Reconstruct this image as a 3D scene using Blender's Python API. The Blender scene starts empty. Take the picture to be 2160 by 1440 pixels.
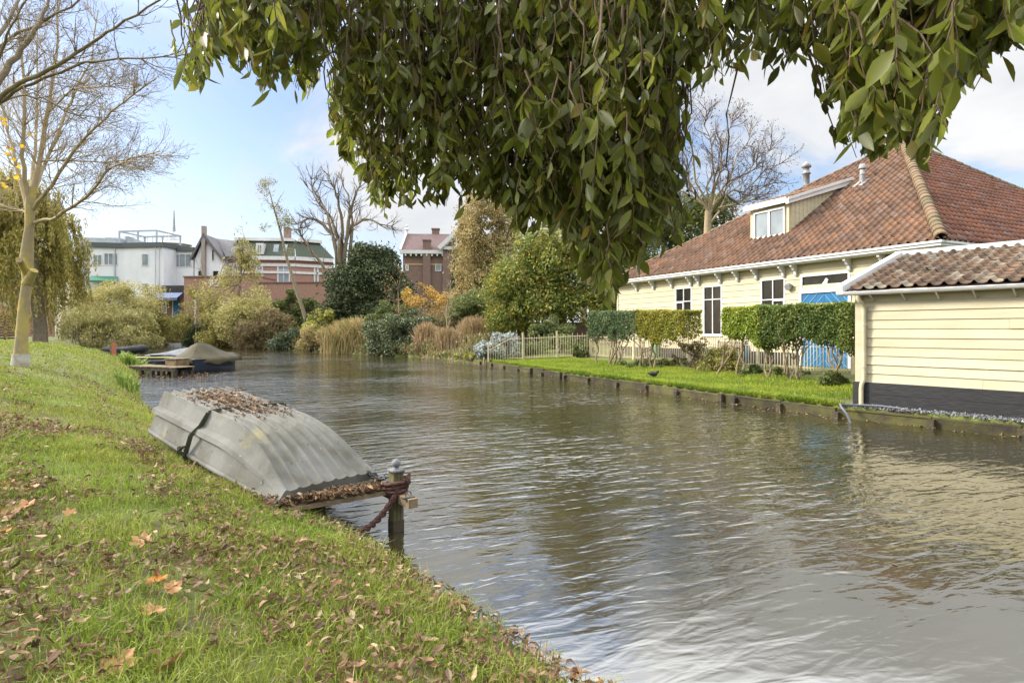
import bpy, math
import numpy as np
R = math.radians
S = bpy.context.scene
C = S.collection
# ------------------------------------------------------------------ camera
F, CX, HY, EYE = 1260.0, 1080.0, 698.0, 1.95        # focal length in photo pixels, principal x, horizon y, eye height
cam = bpy.data.cameras.new('camera'); co = bpy.data.objects.new('camera', cam); C.objects.link(co)
co.location = (0, 0, EYE); co.rotation_euler = (R(90), 0, 0)
cam.lens = 21.0; cam.sensor_width = 36.0; cam.shift_y = -22 / 2160; cam.clip_end = 3000; cam.clip_start = 0.05
S.camera = co
# ------------------------------------------------------------------ light
SUN_EL, SUN_AZ = 32.0, 278.0        # azimuth clockwise from +Y (camera direction): sun on the left
sd = bpy.data.lights.new('sun', 'SUN'); sd.energy = 2.0; sd.angle = R(12); sd.color = (1.0, .94, .85)
so = bpy.data.objects.new('sun', sd); C.objects.link(so)
so.rotation_euler = (R(90 - SUN_EL), 0, R(180 - SUN_AZ)); so.location = (-30, -10, 30)
W = bpy.data.worlds.new('World'); S.world = W; W.use_nodes = True
nt = W.node_tree; N = nt.nodes; Lk = nt.links
bg = N['Background']; bg.inputs['Strength'].default_value = 0.10
sky = N.new('ShaderNodeTexSky'); sky.sky_type = 'NISHITA'; sky.sun_disc = False
sky.sun_elevation = R(SUN_EL); sky.sun_rotation = R(SUN_AZ); sky.air_density = 1.0; sky.dust_density = 1.5; sky.ozone_density = 1.3
tc = N.new('ShaderNodeTexCoord'); sx = N.new('ShaderNodeSeparateXYZ'); Lk.new(tc.outputs['Generated'], sx.inputs[0])
def wm(op, a, b=None, clamp=False):
    m = N.new('ShaderNodeMath'); m.operation = op; m.use_clamp = clamp
    for i, x in enumerate((a, b)):
        if x is None: continue
        if isinstance(x, (int, float)): m.inputs[i].default_value = x
        else: Lk.new(x, m.inputs[i])
    return m.outputs[0]
zz = wm('ADD', wm('MAXIMUM', sx.outputs['Z'], 0.0), 0.22)
cb = N.new('ShaderNodeCombineXYZ'); Lk.new(wm('DIVIDE', sx.outputs['X'], zz), cb.inputs[0]); Lk.new(wm('DIVIDE', sx.outputs['Y'], zz), cb.inputs[1])
cb.inputs[2].default_value = 1.7
def cloud(scale, detail, lo, hi, dist, sy=1.0, bias=None):
    mp = N.new('ShaderNodeMapping'); mp.inputs['Scale'].default_value = (1, sy, 1); Lk.new(cb.outputs[0], mp.inputs[0])
    n = N.new('ShaderNodeTexNoise'); n.inputs['Scale'].default_value = scale; n.inputs['Detail'].default_value = detail
    n.inputs['Roughness'].default_value = .58; n.inputs['Distortion'].default_value = dist; Lk.new(mp.outputs[0], n.inputs['Vector'])
    r = N.new('ShaderNodeMapRange'); r.inputs[1].default_value = lo; r.inputs[2].default_value = hi; r.interpolation_type = 'SMOOTHSTEP'
    Lk.new(wm('ADD', n.outputs['Fac'], bias) if bias is not None else n.outputs['Fac'], r.inputs[0]); return r.outputs[0]
front = N.new('ShaderNodeMapRange'); Lk.new(sx.outputs['X'], front.inputs[0]); front.interpolation_type = 'SMOOTHSTEP'; front.inputs[1].default_value = -.30; front.inputs[2].default_value = .12; front.inputs[4].default_value = .06   # thicker cloud to the right
big = cloud(.85, 8, .49, .62, .3, 1.0, front.outputs[0])                    # cumulus banks
wisp = wm('MULTIPLY', cloud(1.6, 6, .40, .78, 1.4, .45), .68)   # thin streaks
low = N.new('ShaderNodeMapRange'); Lk.new(sx.outputs['Z'], low.inputs[0])
low.inputs[1].default_value = .0; low.inputs[2].default_value = .26; low.inputs[3].default_value = .62; low.inputs[4].default_value = .0
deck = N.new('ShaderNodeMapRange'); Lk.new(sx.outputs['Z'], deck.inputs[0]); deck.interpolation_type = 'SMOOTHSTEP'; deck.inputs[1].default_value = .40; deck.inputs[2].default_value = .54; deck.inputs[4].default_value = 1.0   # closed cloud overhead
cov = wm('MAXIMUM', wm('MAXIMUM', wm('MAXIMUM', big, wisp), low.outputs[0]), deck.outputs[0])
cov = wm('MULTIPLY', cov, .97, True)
shade = cloud(2.2, 4, .3, .75, .2)
ccol = N.new('ShaderNodeMix'); ccol.data_type = 'RGBA'; Lk.new(shade, ccol.inputs[0])
ccol.inputs[6].default_value = (2.55, 2.6, 2.68, 1); ccol.inputs[7].default_value = (3.25, 3.25, 3.25, 1)
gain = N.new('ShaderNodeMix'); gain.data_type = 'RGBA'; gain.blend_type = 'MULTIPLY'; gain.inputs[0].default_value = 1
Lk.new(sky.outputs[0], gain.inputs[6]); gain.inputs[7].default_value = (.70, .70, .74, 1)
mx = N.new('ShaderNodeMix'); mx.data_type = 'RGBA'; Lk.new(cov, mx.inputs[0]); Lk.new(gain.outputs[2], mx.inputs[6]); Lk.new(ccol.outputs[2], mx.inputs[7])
hi = N.new('ShaderNodeMapRange'); Lk.new(sx.outputs['Z'], hi.inputs[0]); hi.interpolation_type = 'SMOOTHSTEP'      # gain added above the view to lift ambient light and water reflections
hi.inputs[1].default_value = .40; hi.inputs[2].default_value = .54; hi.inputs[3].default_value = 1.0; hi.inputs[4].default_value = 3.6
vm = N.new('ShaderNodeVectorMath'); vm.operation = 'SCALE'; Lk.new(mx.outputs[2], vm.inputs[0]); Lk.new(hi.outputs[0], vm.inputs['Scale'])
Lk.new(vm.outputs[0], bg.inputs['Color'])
S.view_settings.view_transform = 'Standard'; S.view_settings.look = 'None'; S.view_settings.gamma = 1.0
S.view_settings.exposure = 1.68
S.cycles.use_denoising = True
S.cycles.max_bounces = 6; S.cycles.diffuse_bounces = 3; S.cycles.glossy_bounces = 3; S.cycles.transmission_bounces = 3
S.cycles.transparent_max_bounces = 6; S.cycles.caustics_reflective = False; S.cycles.caustics_refractive = False

# ------------------------------------------------------------------ helpers
def A(*p): return np.array(p, float)
def ray(px, py): return A((px - CX) / F, 1.0, (HY - py) / F)
def at_z(px, py, z):                                  # photo pixel -> point on the level z
    r = ray(px, py); return A(0, 0, EYE) + r * ((z - EYE) / r[2])
def at_y(px, py, y): return A(0, 0, EYE) + ray(px, py) * y
def norm(v): v = np.asarray(v, float); return v / (np.linalg.norm(v) + 1e-12)
ORI = {}
class Frame:                                          # local axes of a building: u along the front, v into it, w up
    def __init__(s, o, d):
        s.o = A(*o); s.u = norm(A(d[0], d[1], 0)); s.v = A(-s.u[1], s.u[0], 0); s.w = A(0, 0, 1)
    def P(s, u, v, w): return s.o + s.u * u + s.v * v + s.w * w
    def pix(s, px, py, v=0.0):                        # where the sight line meets the plane v
        r = ray(px, py); e = A(0, 0, EYE); t = (v - np.dot(e - s.o, s.v)) / np.dot(r, s.v)
        p = e + r * t - s.o; return float(np.dot(p, s.u)), float(p[2])
WF = Frame((0, 0, 0), (1, 0))
class MB:
    def __init__(s): s.V = []; s.Fs = []; s.n = 0
    def add(s, v, f):
        v = np.asarray(v, float).reshape(-1, 3); f = np.asarray(f, int)
        s.V.append(v); s.Fs.append(f + s.n); s.n += len(v); return s
    def quads(s, q):                                  # (N,4,3) loose quads
        q = np.asarray(q, float); n = len(q)
        return s.add(q.reshape(-1, 3), np.arange(4 * n).reshape(n, 4)) if n else s
    def poly(s, pts): return s.add(pts, [list(range(len(pts)))])
    def box(s, fr, u0, u1, v0, v1, w0, w1):
        c = [fr.P(u, v, w) for w in (w0, w1) for (u, v) in ((u0, v0), (u1, v0), (u1, v1), (u0, v1))]
        return s.add(c, [(0, 3, 2, 1), (4, 5, 6, 7), (0, 1, 5, 4), (1, 2, 6, 5), (2, 3, 7, 6), (3, 0, 4, 7)])
    def prism(s, fr, poly, v0, v1):                   # polygon in (u,w) pushed through v
        n = len(poly); a = [fr.P(u, v0, w) for u, w in poly]; b = [fr.P(u, v1, w) for u, w in poly]
        s.add(a, [list(range(n))]); s.add(b, [list(range(n))[::-1]])
        return s.quads([(a[i], b[i], b[(i + 1) % n], a[(i + 1) % n]) for i in range(n)])
    def bar(s, p, q, w, h, up=(0, 0, 1)):             # squared timber from p to q
        p, q = A(*p), A(*q); d = norm(q - p); sd = norm(np.cross(d, up)); u = np.cross(sd, d)
        c = [e + sd * a * w / 2 + u * b * h / 2 for e in (p, q) for a, b in ((-1, -1), (1, -1), (1, 1), (-1, 1))]
        return s.add(c, [(0, 3, 2, 1), (4, 5, 6, 7), (0, 1, 5, 4), (1, 2, 6, 5), (2, 3, 7, 6), (3, 0, 4, 7)])
    def tube(s, pts, rad, n=6, cap=True):
        P = np.asarray(pts, float); k = len(P); rad = np.broadcast_to(np.asarray(rad, float), (k,))
        T = np.gradient(P, axis=0); T /= np.linalg.norm(T, axis=1)[:, None] + 1e-12
        ref = A(0, 0, 1) if abs(T[0, 2]) < .9 else A(1, 0, 0)
        U = np.cross(T, ref); U /= np.linalg.norm(U, axis=1)[:, None] + 1e-12; B = np.cross(T, U)
        a = np.arange(n) * 2 * math.pi / n
        V = P[:, None] + rad[:, None, None] * (np.cos(a)[None, :, None] * U[:, None] + np.sin(a)[None, :, None] * B[:, None])
        i = np.arange(k - 1)[:, None] * n; j = np.arange(n)[None]; j2 = (j + 1) % n
        s.add(V.reshape(-1, 3), np.stack([i + j, i + j2, i + n + j2, i + n + j], -1).reshape(-1, 4))
        if cap:
            s.add(V[0], [list(range(n))[::-1]]); s.add(V[-1], [list(range(n))])
        return s
    def grid(s, G, closed=False):                     # (a,b,3) grid of points
        a, b = G.shape[:2]; i = np.arange(a - 1)[:, None]; j = np.arange(b if closed else b - 1)[None]; j2 = (j + 1) % b
        return s.add(G.reshape(-1, 3), np.stack([i * b + j, i * b + j2, (i + 1) * b + j2, (i + 1) * b + j], -1).reshape(-1, 4))
    def lathe(s, o, prof, n=16):                      # (radius, height) profile about the vertical through o
        a = np.arange(n) * 2 * math.pi / n
        return s.grid(np.array([[(o[0] + r * math.cos(t), o[1] + r * math.sin(t), o[2] + h) for t in a] for r, h in prof]), True)
    def build(s, name, mat, parent=None, smooth=False):
        V = np.concatenate(s.V); me = bpy.data.meshes.new(name); ob = bpy.data.objects.new(name, me); C.objects.link(ob)
        if parent is not None: o = ORI[parent]; ob.parent = parent
        else: o = A(V[:, 0].mean(), V[:, 1].mean(), V[:, 2].min()); ob.location = o
        ORI[ob] = o
        loops = np.concatenate([f.ravel() for f in s.Fs]).astype(np.int32)
        tot = np.concatenate([np.full(len(f), f.shape[1]) for f in s.Fs]); st = np.concatenate([[0], np.cumsum(tot)[:-1]]).astype(np.int32)
        me.vertices.add(len(V)); me.vertices.foreach_set('co', (V - o).astype(np.float32).ravel())
        me.loops.add(len(loops)); me.loops.foreach_set('vertex_index', loops)
        me.polygons.add(len(st)); me.polygons.foreach_set('loop_start', st)
        me.update(calc_edges=True); me.validate()
        me.polygons.foreach_set('use_smooth', np.full(len(me.polygons), bool(smooth)))
        me.materials.append(mat); return ob
def tag(o, label=None, cat=None, group=None, kind=None):
    if label: o['label'] = label
    if cat: o['category'] = cat
    if group: o['group'] = group
    if kind: o['kind'] = kind
    return o
def thing(name, loc, label, cat, group=None):
    o = bpy.data.objects.new(name, None); C.objects.link(o); o.location = loc; o.empty_display_size = .1
    ORI[o] = A(*loc); return tag(o, label, cat, group)

# ------------------------------------------------------------------ materials
def mat(name, c1, c2=None, scale=3.0, rough=.8, isl=0.0, hue=0.0, bump=0.0, bscale=30.0, trans=0.0, metal=0.0, spec=.3, c3=None, stretch=(1, 1, 1), detail=5, ramp=(.35, .65), ccol=None):
    """object-space noise between c1 and c2, random brightness per loose piece (isl) and random mix to c3 per piece (hue)"""
    m = bpy.data.materials.new(name); m.use_nodes = True; t = m.node_tree; n = t.nodes; l = t.links; p = n['Principled BSDF']
    p.inputs['Roughness'].default_value = rough; p.inputs['Metallic'].default_value = metal; p.inputs['Specular IOR Level'].default_value = spec
    tc = n.new('ShaderNodeTexCoord'); mp = n.new('ShaderNodeMapping'); mp.inputs['Scale'].default_value = stretch; l.new(tc.outputs['Object'], mp.inputs[0])
    nz = n.new('ShaderNodeTexNoise'); nz.inputs['Scale'].default_value = scale; nz.inputs['Detail'].default_value = detail; l.new(mp.outputs[0], nz.inputs['Vector'])
    mr = n.new('ShaderNodeMapRange'); mr.inputs[1].default_value = ramp[0]; mr.inputs[2].default_value = ramp[1]; l.new(nz.outputs['Fac'], mr.inputs[0])
    mx = n.new('ShaderNodeMix'); mx.data_type = 'RGBA'; l.new(mr.outputs[0], mx.inputs[0])
    mx.inputs[6].default_value = (*c1, 1); mx.inputs[7].default_value = (*(c2 or c1), 1); col = mx.outputs[2]
    if isl or hue or c3:
        g = n.new('ShaderNodeNewGeometry')
        if c3:
            w = n.new('ShaderNodeTexWhiteNoise'); w.noise_dimensions = '1D'; l.new(g.outputs['Random Per Island'], w.inputs['W'])
            r2 = n.new('ShaderNodeMapRange'); r2.inputs[1].default_value = 1 - hue; r2.inputs[2].default_value = 1.0; l.new(w.outputs['Value'], r2.inputs[0])
            m3 = n.new('ShaderNodeMix'); m3.data_type = 'RGBA'; l.new(r2.outputs[0], m3.inputs[0]); l.new(col, m3.inputs[6]); m3.inputs[7].default_value = (*c3, 1); col = m3.outputs[2]
        if isl:
            r3 = n.new('ShaderNodeMapRange'); r3.inputs[3].default_value = 1 - isl; r3.inputs[4].default_value = 1 + isl; l.new(g.outputs['Random Per Island'], r3.inputs[0])
            hs = n.new('ShaderNodeHueSaturation'); l.new(r3.outputs[0], hs.inputs['Value']); l.new(col, hs.inputs['Color']); col = hs.outputs[0]
    l.new(col, p.inputs['Base Color'])
    if bump:
        b = n.new('ShaderNodeBump'); b.inputs['Strength'].default_value = bump; b.inputs['Distance'].default_value = .02
        nb = n.new('ShaderNodeTexNoise'); nb.inputs['Scale'].default_value = bscale; nb.inputs['Detail'].default_value = 4; l.new(mp.outputs[0], nb.inputs['Vector'])
        l.new(nb.outputs['Fac'], b.inputs['Height']); l.new(b.outputs[0], p.inputs['Normal'])
    if trans:
        tr = n.new('ShaderNodeBsdfTranslucent'); l.new(col, tr.inputs['Color']); ms = n.new('ShaderNodeMixShader'); ms.inputs[0].default_value = trans
        l.new(p.outputs[0], ms.inputs[1]); l.new(tr.outputs[0], ms.inputs[2]); l.new(ms.outputs[0], n['Material Output'].inputs['Surface'])
    return m
M = {}
M['cream'] = mat('cream_paint', (.52, .46, .31), (.435, .39, .255), 1.3, .55, isl=.05, bump=.15, bscale=14, stretch=(1, 1, 6))
M['white'] = mat('white_paint', (.66, .66, .645), (.58, .58, .565), 3.0, .45)
M['plinth'] = mat('black_board', (.013, .013, .014), (.028, .028, .029), 5.0, .6, bump=.5, bscale=9, stretch=(1, 1, 10))
M['tile'] = mat('red_clay_tile', (.185, .098, .056), (.10, .060, .040), 1.0, .8, isl=.22, hue=.25, c3=(.17, .115, .09), bump=.3, bscale=25)
M['tile2'] = mat('orange_clay_tile', (.215, .09, .055), (.15, .072, .048), 1.0, .8, isl=.2, hue=.15, c3=(.19, .13, .12), bump=.3, bscale=25)
M['tile3'] = mat('weathered_clay_tile', (.140, .086, .054), (.085, .058, .037), 1.8, .8, isl=.32, hue=.4, c3=(.20, .17, .13), bump=.4, bscale=30)
M['ridge'] = mat('mossy_ridge_tile', (.20, .115, .075), (.13, .11, .055), 3.0, .85, isl=.2, bump=.4)
M['under'] = mat('dark_roof_underlay', (.05, .03, .022), None, 3, .9)
M['blue'] = mat('blue_paint', (.012, .105, .235), (.016, .125, .265), 4, .4, isl=.12)
M['bluel'] = mat('pale_blue_paint', (.10, .28, .46), None, 4, .4)
M['glass'] = mat('dark_window_glass', (.012, .013, .011), (.035, .03, .022), 1.2, .04, spec=.2)
M['glassl'] = mat('pale_window_glass', (.25, .29, .31), (.16, .19, .2), 1.0, .06, spec=.6)
M['grey'] = mat('grey_lead', (.22, .22, .22), (.32, .32, .31), 6, .5)
M['posttimber'] = mat('mossy_post_timber', (.075, .06, .035), (.14, .125, .05), 7, .85, isl=.15, bump=.5, bscale=20)
M['ball'] = mat('lead_grey_paint', (.13, .135, .14), (.19, .19, .19), 12, .6)
M['dark'] = mat('dark_metal', (.03, .03, .035), (.06, .06, .06), 8, .5)
M['bark'] = mat('lichen_bark', (.26, .21, .12), (.40, .31, .085), 4.0, .9, bump=.8, bscale=22, ramp=(.4, .62), stretch=(1, 1, .6))
M['bark2'] = mat('grey_brown_bark', (.17, .135, .09), (.26, .21, .14), 6.0, .9, bump=.6, bscale=25)
M['twig'] = mat('twig_bark', (.10, .07, .045), (.16, .11, .07), 5.0, .9)
M['paletwig'] = mat('pale_twig_bark', (.27, .215, .13), (.36, .28, .16), 5.0, .9)
M['timber'] = mat('weathered_timber', (.11, .08, .045), (.22, .165, .095), 6.0, .8, isl=.15, bump=.5, bscale=20, stretch=(1, 1, 1))
M['wetwood'] = mat('wet_dark_timber', (.025, .022, .016), (.07, .055, .03), 5.0, .5, isl=.3, bump=.6, bscale=18)
M['mossplank'] = mat('mossy_quay_board', (.04, .032, .02), (.075, .07, .02), 3.0, .8, isl=.35, bump=.6, bscale=15)
# ------------------------------------------------------------------ ground and water
LEFT = [(8, -7), (4, -1.6), (.42, 3.06), (-.4, 4.1), (-1.75, 5.75), (-9.3, 15), (-15.1, 24.1), (-17.7, 28), (-21, 33), (-27, 38), (-36, 43), (-60, 48), (-110, 50)]
FAR = [(-110, 56), (-60, 58), (-50, 62), (-45, 68), (-42, 76), (-33, 70), (-26.7, 64.7), (-16.5, 54.6), (-10.4, 47), (-6.6, 44)]
QUAY = [(-1.6, 34.1), (2.31, 24.3), (6.08, 15.95), (7.42, 13.5), (9.44, 11.0), (14, 5.5), (22, -5)]
LEFT, FAR, QUAY = (np.array(a, float) for a in (LEFT, FAR, QUAY))
WATER = np.concatenate([LEFT, FAR, QUAY, [(22, -40), (14, -40)]])
def dist(x, y, line):
    d = np.full(np.shape(x), 1e9)
    for (ax, ay), (bx, by) in zip(line[:-1], line[1:]):
        ex, ey = bx - ax, by - ay; t = np.clip(((x - ax) * ex + (y - ay) * ey) / (ex * ex + ey * ey), 0, 1)
        d = np.minimum(d, np.hypot(x - ax - t * ex, y - ay - t * ey))
    return d
def inside(x, y, poly):
    r = np.zeros(np.shape(x), bool); n = len(poly)
    for i in range(n):
        (ax, ay), (bx, by) = poly[i], poly[(i + 1) % n]
        if ay == by: continue
        r ^= ((ay > y) != (by > y)) & (x < (bx - ax) * (y - ay) / (by - ay) + ax)
    return r
def lumps(x, y): return .5 * np.sin(x * 2.1 + 1.3 * np.sin(y * 1.7)) * np.sin(y * 2.4 + .8) + .3 * np.sin(x * 5.3 + y * 3.9) + .2 * np.sin(x * 9.1 - y * 7.7)
def height(x, y):
    x = np.asarray(x, float); y = np.asarray(y, float)
    dl = dist(x, y, LEFT); dr = np.minimum(dist(x, y, np.concatenate([FAR, QUAY[:1]])), 1e9); dq = dist(x, y, QUAY); wat = inside(x, y, WATER)
    amp = np.interp(y, [0, 3, 7, 15, 40], [.7, .72, 1.08, 1.35, 1.38])
    zl = .10 + amp * (1 - np.exp(-dl / 1.8)) + .03 * lumps(x, y) * np.clip(dl, 0, 1)
    zf = .15 + .9 * (1 - np.exp(-dr / 5.0)); zq = .26 + .043 * np.minimum(dq, 7)
    k = np.clip((y - 33) / 8, 0, 1); z2 = zq * (1 - k) + zf * k
    land = np.where(dl < np.minimum(dr, dq), zl, z2)
    dm = np.minimum(np.minimum(dl, dr), dq)
    return np.where(wat, -np.minimum(dm * 4.0, .8), land)
def span(*seg):
    o = [np.arange(a, b - 1e-6, s) for a, b, s in seg]; return np.concatenate(o)
geo = lambda a, b, n: np.geomspace(a, b, n)
gx = np.concatenate([-geo(22, 900, 30)[::-1], span((-21, -7, .25), (-7, 2, .07), (2, 14.5, .2)), geo(15, 900, 34)])
gy = np.concatenate([-geo(3.2, 900, 18)[::-1], span((-3, 8, .08), (8, 36, .2), (36, 100, 1.0)), geo(101, 900, 16)])
GX, GY = np.meshgrid(gx, gy); GZ = height(GX, GY)
M['ground'] = mat('grassy_soil', (.07, .055, .028), (.12, .15, .03), 1.6, .95, bump=.6, bscale=12, detail=8)
g = MB().grid(np.stack([GX, GY, GZ], -1)).build('ground', M['ground'], None, True); tag(g, kind='structure')
# water: a sheet at level 0 carrying wind ripples
def water_material():
    m = bpy.data.materials.new('canal_water'); m.use_nodes = True; t = m.node_tree; n = t.nodes; l = t.links; p = n['Principled BSDF']
    p.inputs['Base Color'].default_value = (.030, .026, .011, 1); p.inputs['Roughness'].default_value = .05; p.inputs['IOR'].default_value = 2.8
    p.inputs['Specular IOR Level'].default_value = .5
    tc = n.new('ShaderNodeTexCoord'); prev = None
    pn = n.new('ShaderNodeTexNoise'); pn.inputs['Scale'].default_value = .16; pn.inputs['Detail'].default_value = 2; l.new(tc.outputs['Object'], pn.inputs['Vector'])      # calm and ruffled patches
    pr = n.new('ShaderNodeMapRange'); pr.inputs[1].default_value = .35; pr.inputs[2].default_value = .62; pr.inputs[3].default_value = .28; pr.inputs[4].default_value = 1.2; l.new(pn.outputs['Fac'], pr.inputs[0])
    vd = n.new('ShaderNodeVectorMath'); vd.operation = 'DISTANCE'; vd.inputs[1].default_value = (1.6, 2.2, 0); l.new(tc.outputs['Object'], vd.inputs[0])      # sheltered under the near bank
    sh = n.new('ShaderNodeMapRange'); sh.interpolation_type = 'SMOOTHSTEP'; sh.inputs[1].default_value = 1.5; sh.inputs[2].default_value = 8.0; sh.inputs[3].default_value = .16; l.new(vd.outputs['Value'], sh.inputs[0])
    pm = n.new('ShaderNodeMath'); pm.operation = 'MULTIPLY'; l.new(pr.outputs[0], pm.inputs[0]); l.new(sh.outputs[0], pm.inputs[1]); pr = pm
    for sc, rot, st, dst, det in ((.7, 34, (1, 2.4, 1), .060, 2), (1.9, 24, (1, 3.0, 1), .042, 2), (6.0, 12, (1, 2.0, 1), .010, 2)):
        mp = n.new('ShaderNodeMapping'); mp.vector_type = 'TEXTURE'; mp.inputs['Rotation'].default_value = (0, 0, R(rot)); mp.inputs['Scale'].default_value = (1, 1 / st[1], 1)
        l.new(tc.outputs['Object'], mp.inputs[0]); nz = n.new('ShaderNodeTexNoise'); nz.inputs['Scale'].default_value = sc
        nz.inputs['Detail'].default_value = det; nz.inputs['Distortion'].default_value = .6; l.new(mp.outputs[0], nz.inputs['Vector'])
        b = n.new('ShaderNodeBump'); b.inputs['Strength'].default_value = 1.0; b.inputs['Distance'].default_value = dst
        hm = n.new('ShaderNodeMath'); hm.operation = 'MULTIPLY'; l.new(nz.outputs['Fac'], hm.inputs[0]); l.new(pr.outputs[0], hm.inputs[1])
        l.new(hm.outputs[0], b.inputs['Height'])
        if prev: l.new(prev.outputs[0], b.inputs['Normal'])
        prev = b
    l.new(prev.outputs[0], p.inputs['Normal']); return m
w = MB().poly([(-300, -60, 0), (60, -60, 0), (60, 110, 0), (-300, 110, 0)]).build('water', water_material()); tag(w, kind='structure')
w.location = (0, 0, 0); w.data.vertices.foreach_set('co', np.array([(-300, -60, 0), (60, -60, 0), (60, 110, 0), (-300, 110, 0)], np.float32).ravel())

# grass blades
def blades(mb, x, y, h, wd, rng, lean=.6):
    n = len(x); z = height(x, y); a = rng.uniform(0, 6.283, n); b = rng.uniform(0, 6.283, n); k = rng.uniform(.1, 1, n) * lean
    base = np.stack([x, y, z - .01], -1); sdv = np.stack([np.cos(a), np.sin(a), 0 * a], -1) * (wd / 2)[:, None]
    ld = np.stack([np.cos(b), np.sin(b), 0 * b], -1)
    mid = base + ld * (h * k * .35)[:, None] + A(0, 0, 1) * (h * .6)[:, None]
    tip = base + ld * (h * k * 1.1)[:, None] + A(0, 0, 1) * (h * (1 - .35 * k))[:, None]
    V = np.stack([base - sdv, base + sdv, mid + sdv * .75, mid - sdv * .75, tip], 1).reshape(-1, 3)
    i = np.arange(n)[:, None] * 5
    off = mb.n; mb.add(V, i + np.array([[0, 1, 2, 3]])); mb.Fs.append(off + i + np.array([[3, 2, 4]]))
def scatter(rng, n, x0, x1, y0, y1): return rng.uniform(x0, x1, n), rng.uniform(y0, y1, n)
def in_view(x, y, m=1.05): return (y > .8) & (np.abs(x) < y * (CX / F) * m + .5)
M['grass'] = mat('autumn_grass', (.19, .265, .03), (.28, .30, .05), .9, .55, isl=.35, hue=.22, c3=(.34, .29, .13), trans=.35)
M['lawn'] = mat('bright_lawn_grass', (.15, .235, .016), (.29, .345, .03), .8, .6, isl=.25, hue=.1, c3=(.2, .2, .05), trans=.35)
rng = np.random.default_rng(1); mb = MB()
for n, box, hh, ww in ((210000, (-6, 2.2, 1.5, 6.5), .10, .0062), (110000, (-11, 0, 5, 12), .08, .008), (60000, (-22, -5, 11, 26), .09, .016), (40000, (-36, -13, 24, 44), .12, .03)):
    x, y = scatter(rng, n, *box); dl = dist(x, y, LEFT)
    clump = lumps(x * 1.3, y * 1.3) + rng.normal(0, .45, n)
    ok = ~inside(x, y, WATER) & in_view(x, y) & (dl < 30) & (clump > np.where(y < 6, -.12, -.30)); x, y, dl, clump = x[ok], y[ok], dl[ok], clump[ok]
    h = hh * rng.uniform(.45, 1.25, len(x)) * (1 + .6 * np.exp(-dl / .25)) * (1 + .35 * np.clip(clump, -1, 1.5))
    blades(mb, x, y, h, ww * rng.uniform(.6, 1.3, len(x)), rng, 1.0)
tag(mb.build('grass', M['grass']), 'autumn grass with bare patches covering the sloping near bank', 'grass', kind='stuff')
mb = MB()
x, y = scatter(rng, 230000, -3, 12, 12, 35); dq = dist(x, y, QUAY)
ok = ~inside(x, y, WATER) & (dq < 4.3) & (x > -1.4 - .0 * y) & ~((y < 14.4) & (x > 7.1)) & (y < 34.5); x, y = x[ok], y[ok]
blades(mb, x, y, .085 * rng.uniform(.5, 1.3, len(x)) * (1 + .5 * np.clip(lumps(x, y), 0, 1)), .014 * rng.uniform(.6, 1.4, len(x)), rng)
k_ = rng.uniform(0, 1, 9000)                             # longer grass leaning out over the quay boards
seg = np.array([np.linalg.norm(b - a) for a, b in zip(QUAY[:3], QUAY[1:4])]); cum = np.concatenate([[0], np.cumsum(seg)]) / seg.sum()
x = np.interp(k_, cum, QUAY[:4, 0]) + rng.uniform(-.02, .12, 9000) + .03; y = np.interp(k_, cum, QUAY[:4, 1]) + rng.uniform(-.02, .08, 9000) + .02
o_ = inside(x, y, WATER); x, y = x[~o_], y[~o_]; blades(mb, x, y, .16 * rng.uniform(.5, 1.4, len(x)), .016 * np.ones(len(x)), rng, 1.6)
tag(mb.build('lawn_grass', M['lawn']), 'bright green mown lawn between quay boards and hedge', 'grass', kind='stuff')

# fallen leaves
def curled(mb, P, Nn, L, Wd, rng):
    """curled dry leaves at points P lying on normals Nn"""
    n = len(P); a = rng.uniform(0, 6.283, n); t = np.stack([np.cos(a), np.sin(a), rng.normal(0, .25, n)], -1)
    t -= Nn * (t * Nn).sum(1)[:, None] * .8; t /= np.linalg.norm(t, axis=1)[:, None]; s_ = np.cross(Nn, t)
    k = rng.uniform(-.2, 1.3, n) * .95; c2 = rng.normal(.1, .35, n); rows = []
    for u, wv in ((0, .12), (.3, 1), (.65, .85), (1, .05)):
        c = P + t * (L * (u - .5))[:, None] + Nn * (L * (c2 * (4 * (u - .5) ** 2 - .5) + .18))[:, None]
        e = s_ * (Wd * wv * .5 * np.cos(k))[:, None]; up = Nn * (Wd * wv * .5 * np.sin(k))[:, None]
        rows.append(np.stack([c - e + up, c, c + e + up], 1))
    G = np.stack(rows, 1).reshape(n, 12, 3); f = []
    for r_ in range(3):
        for c in range(2): f.append((r_ * 3 + c, r_ * 3 + c + 1, r_ * 3 + c + 4, r_ * 3 + c + 3))
    f = np.array(f); mb.add(G.reshape(-1, 3), (np.arange(n)[:, None, None] * 12 + f[None]).reshape(-1, 4))
M['litter'] = mat('dry_brown_leaf', (.13, .075, .04), (.22, .13, .07), 8, .7, isl=.55, hue=.3, c3=(.38, .28, .17), trans=.15)
mb = MB(); UPV = A(0, 0, 1)
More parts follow.
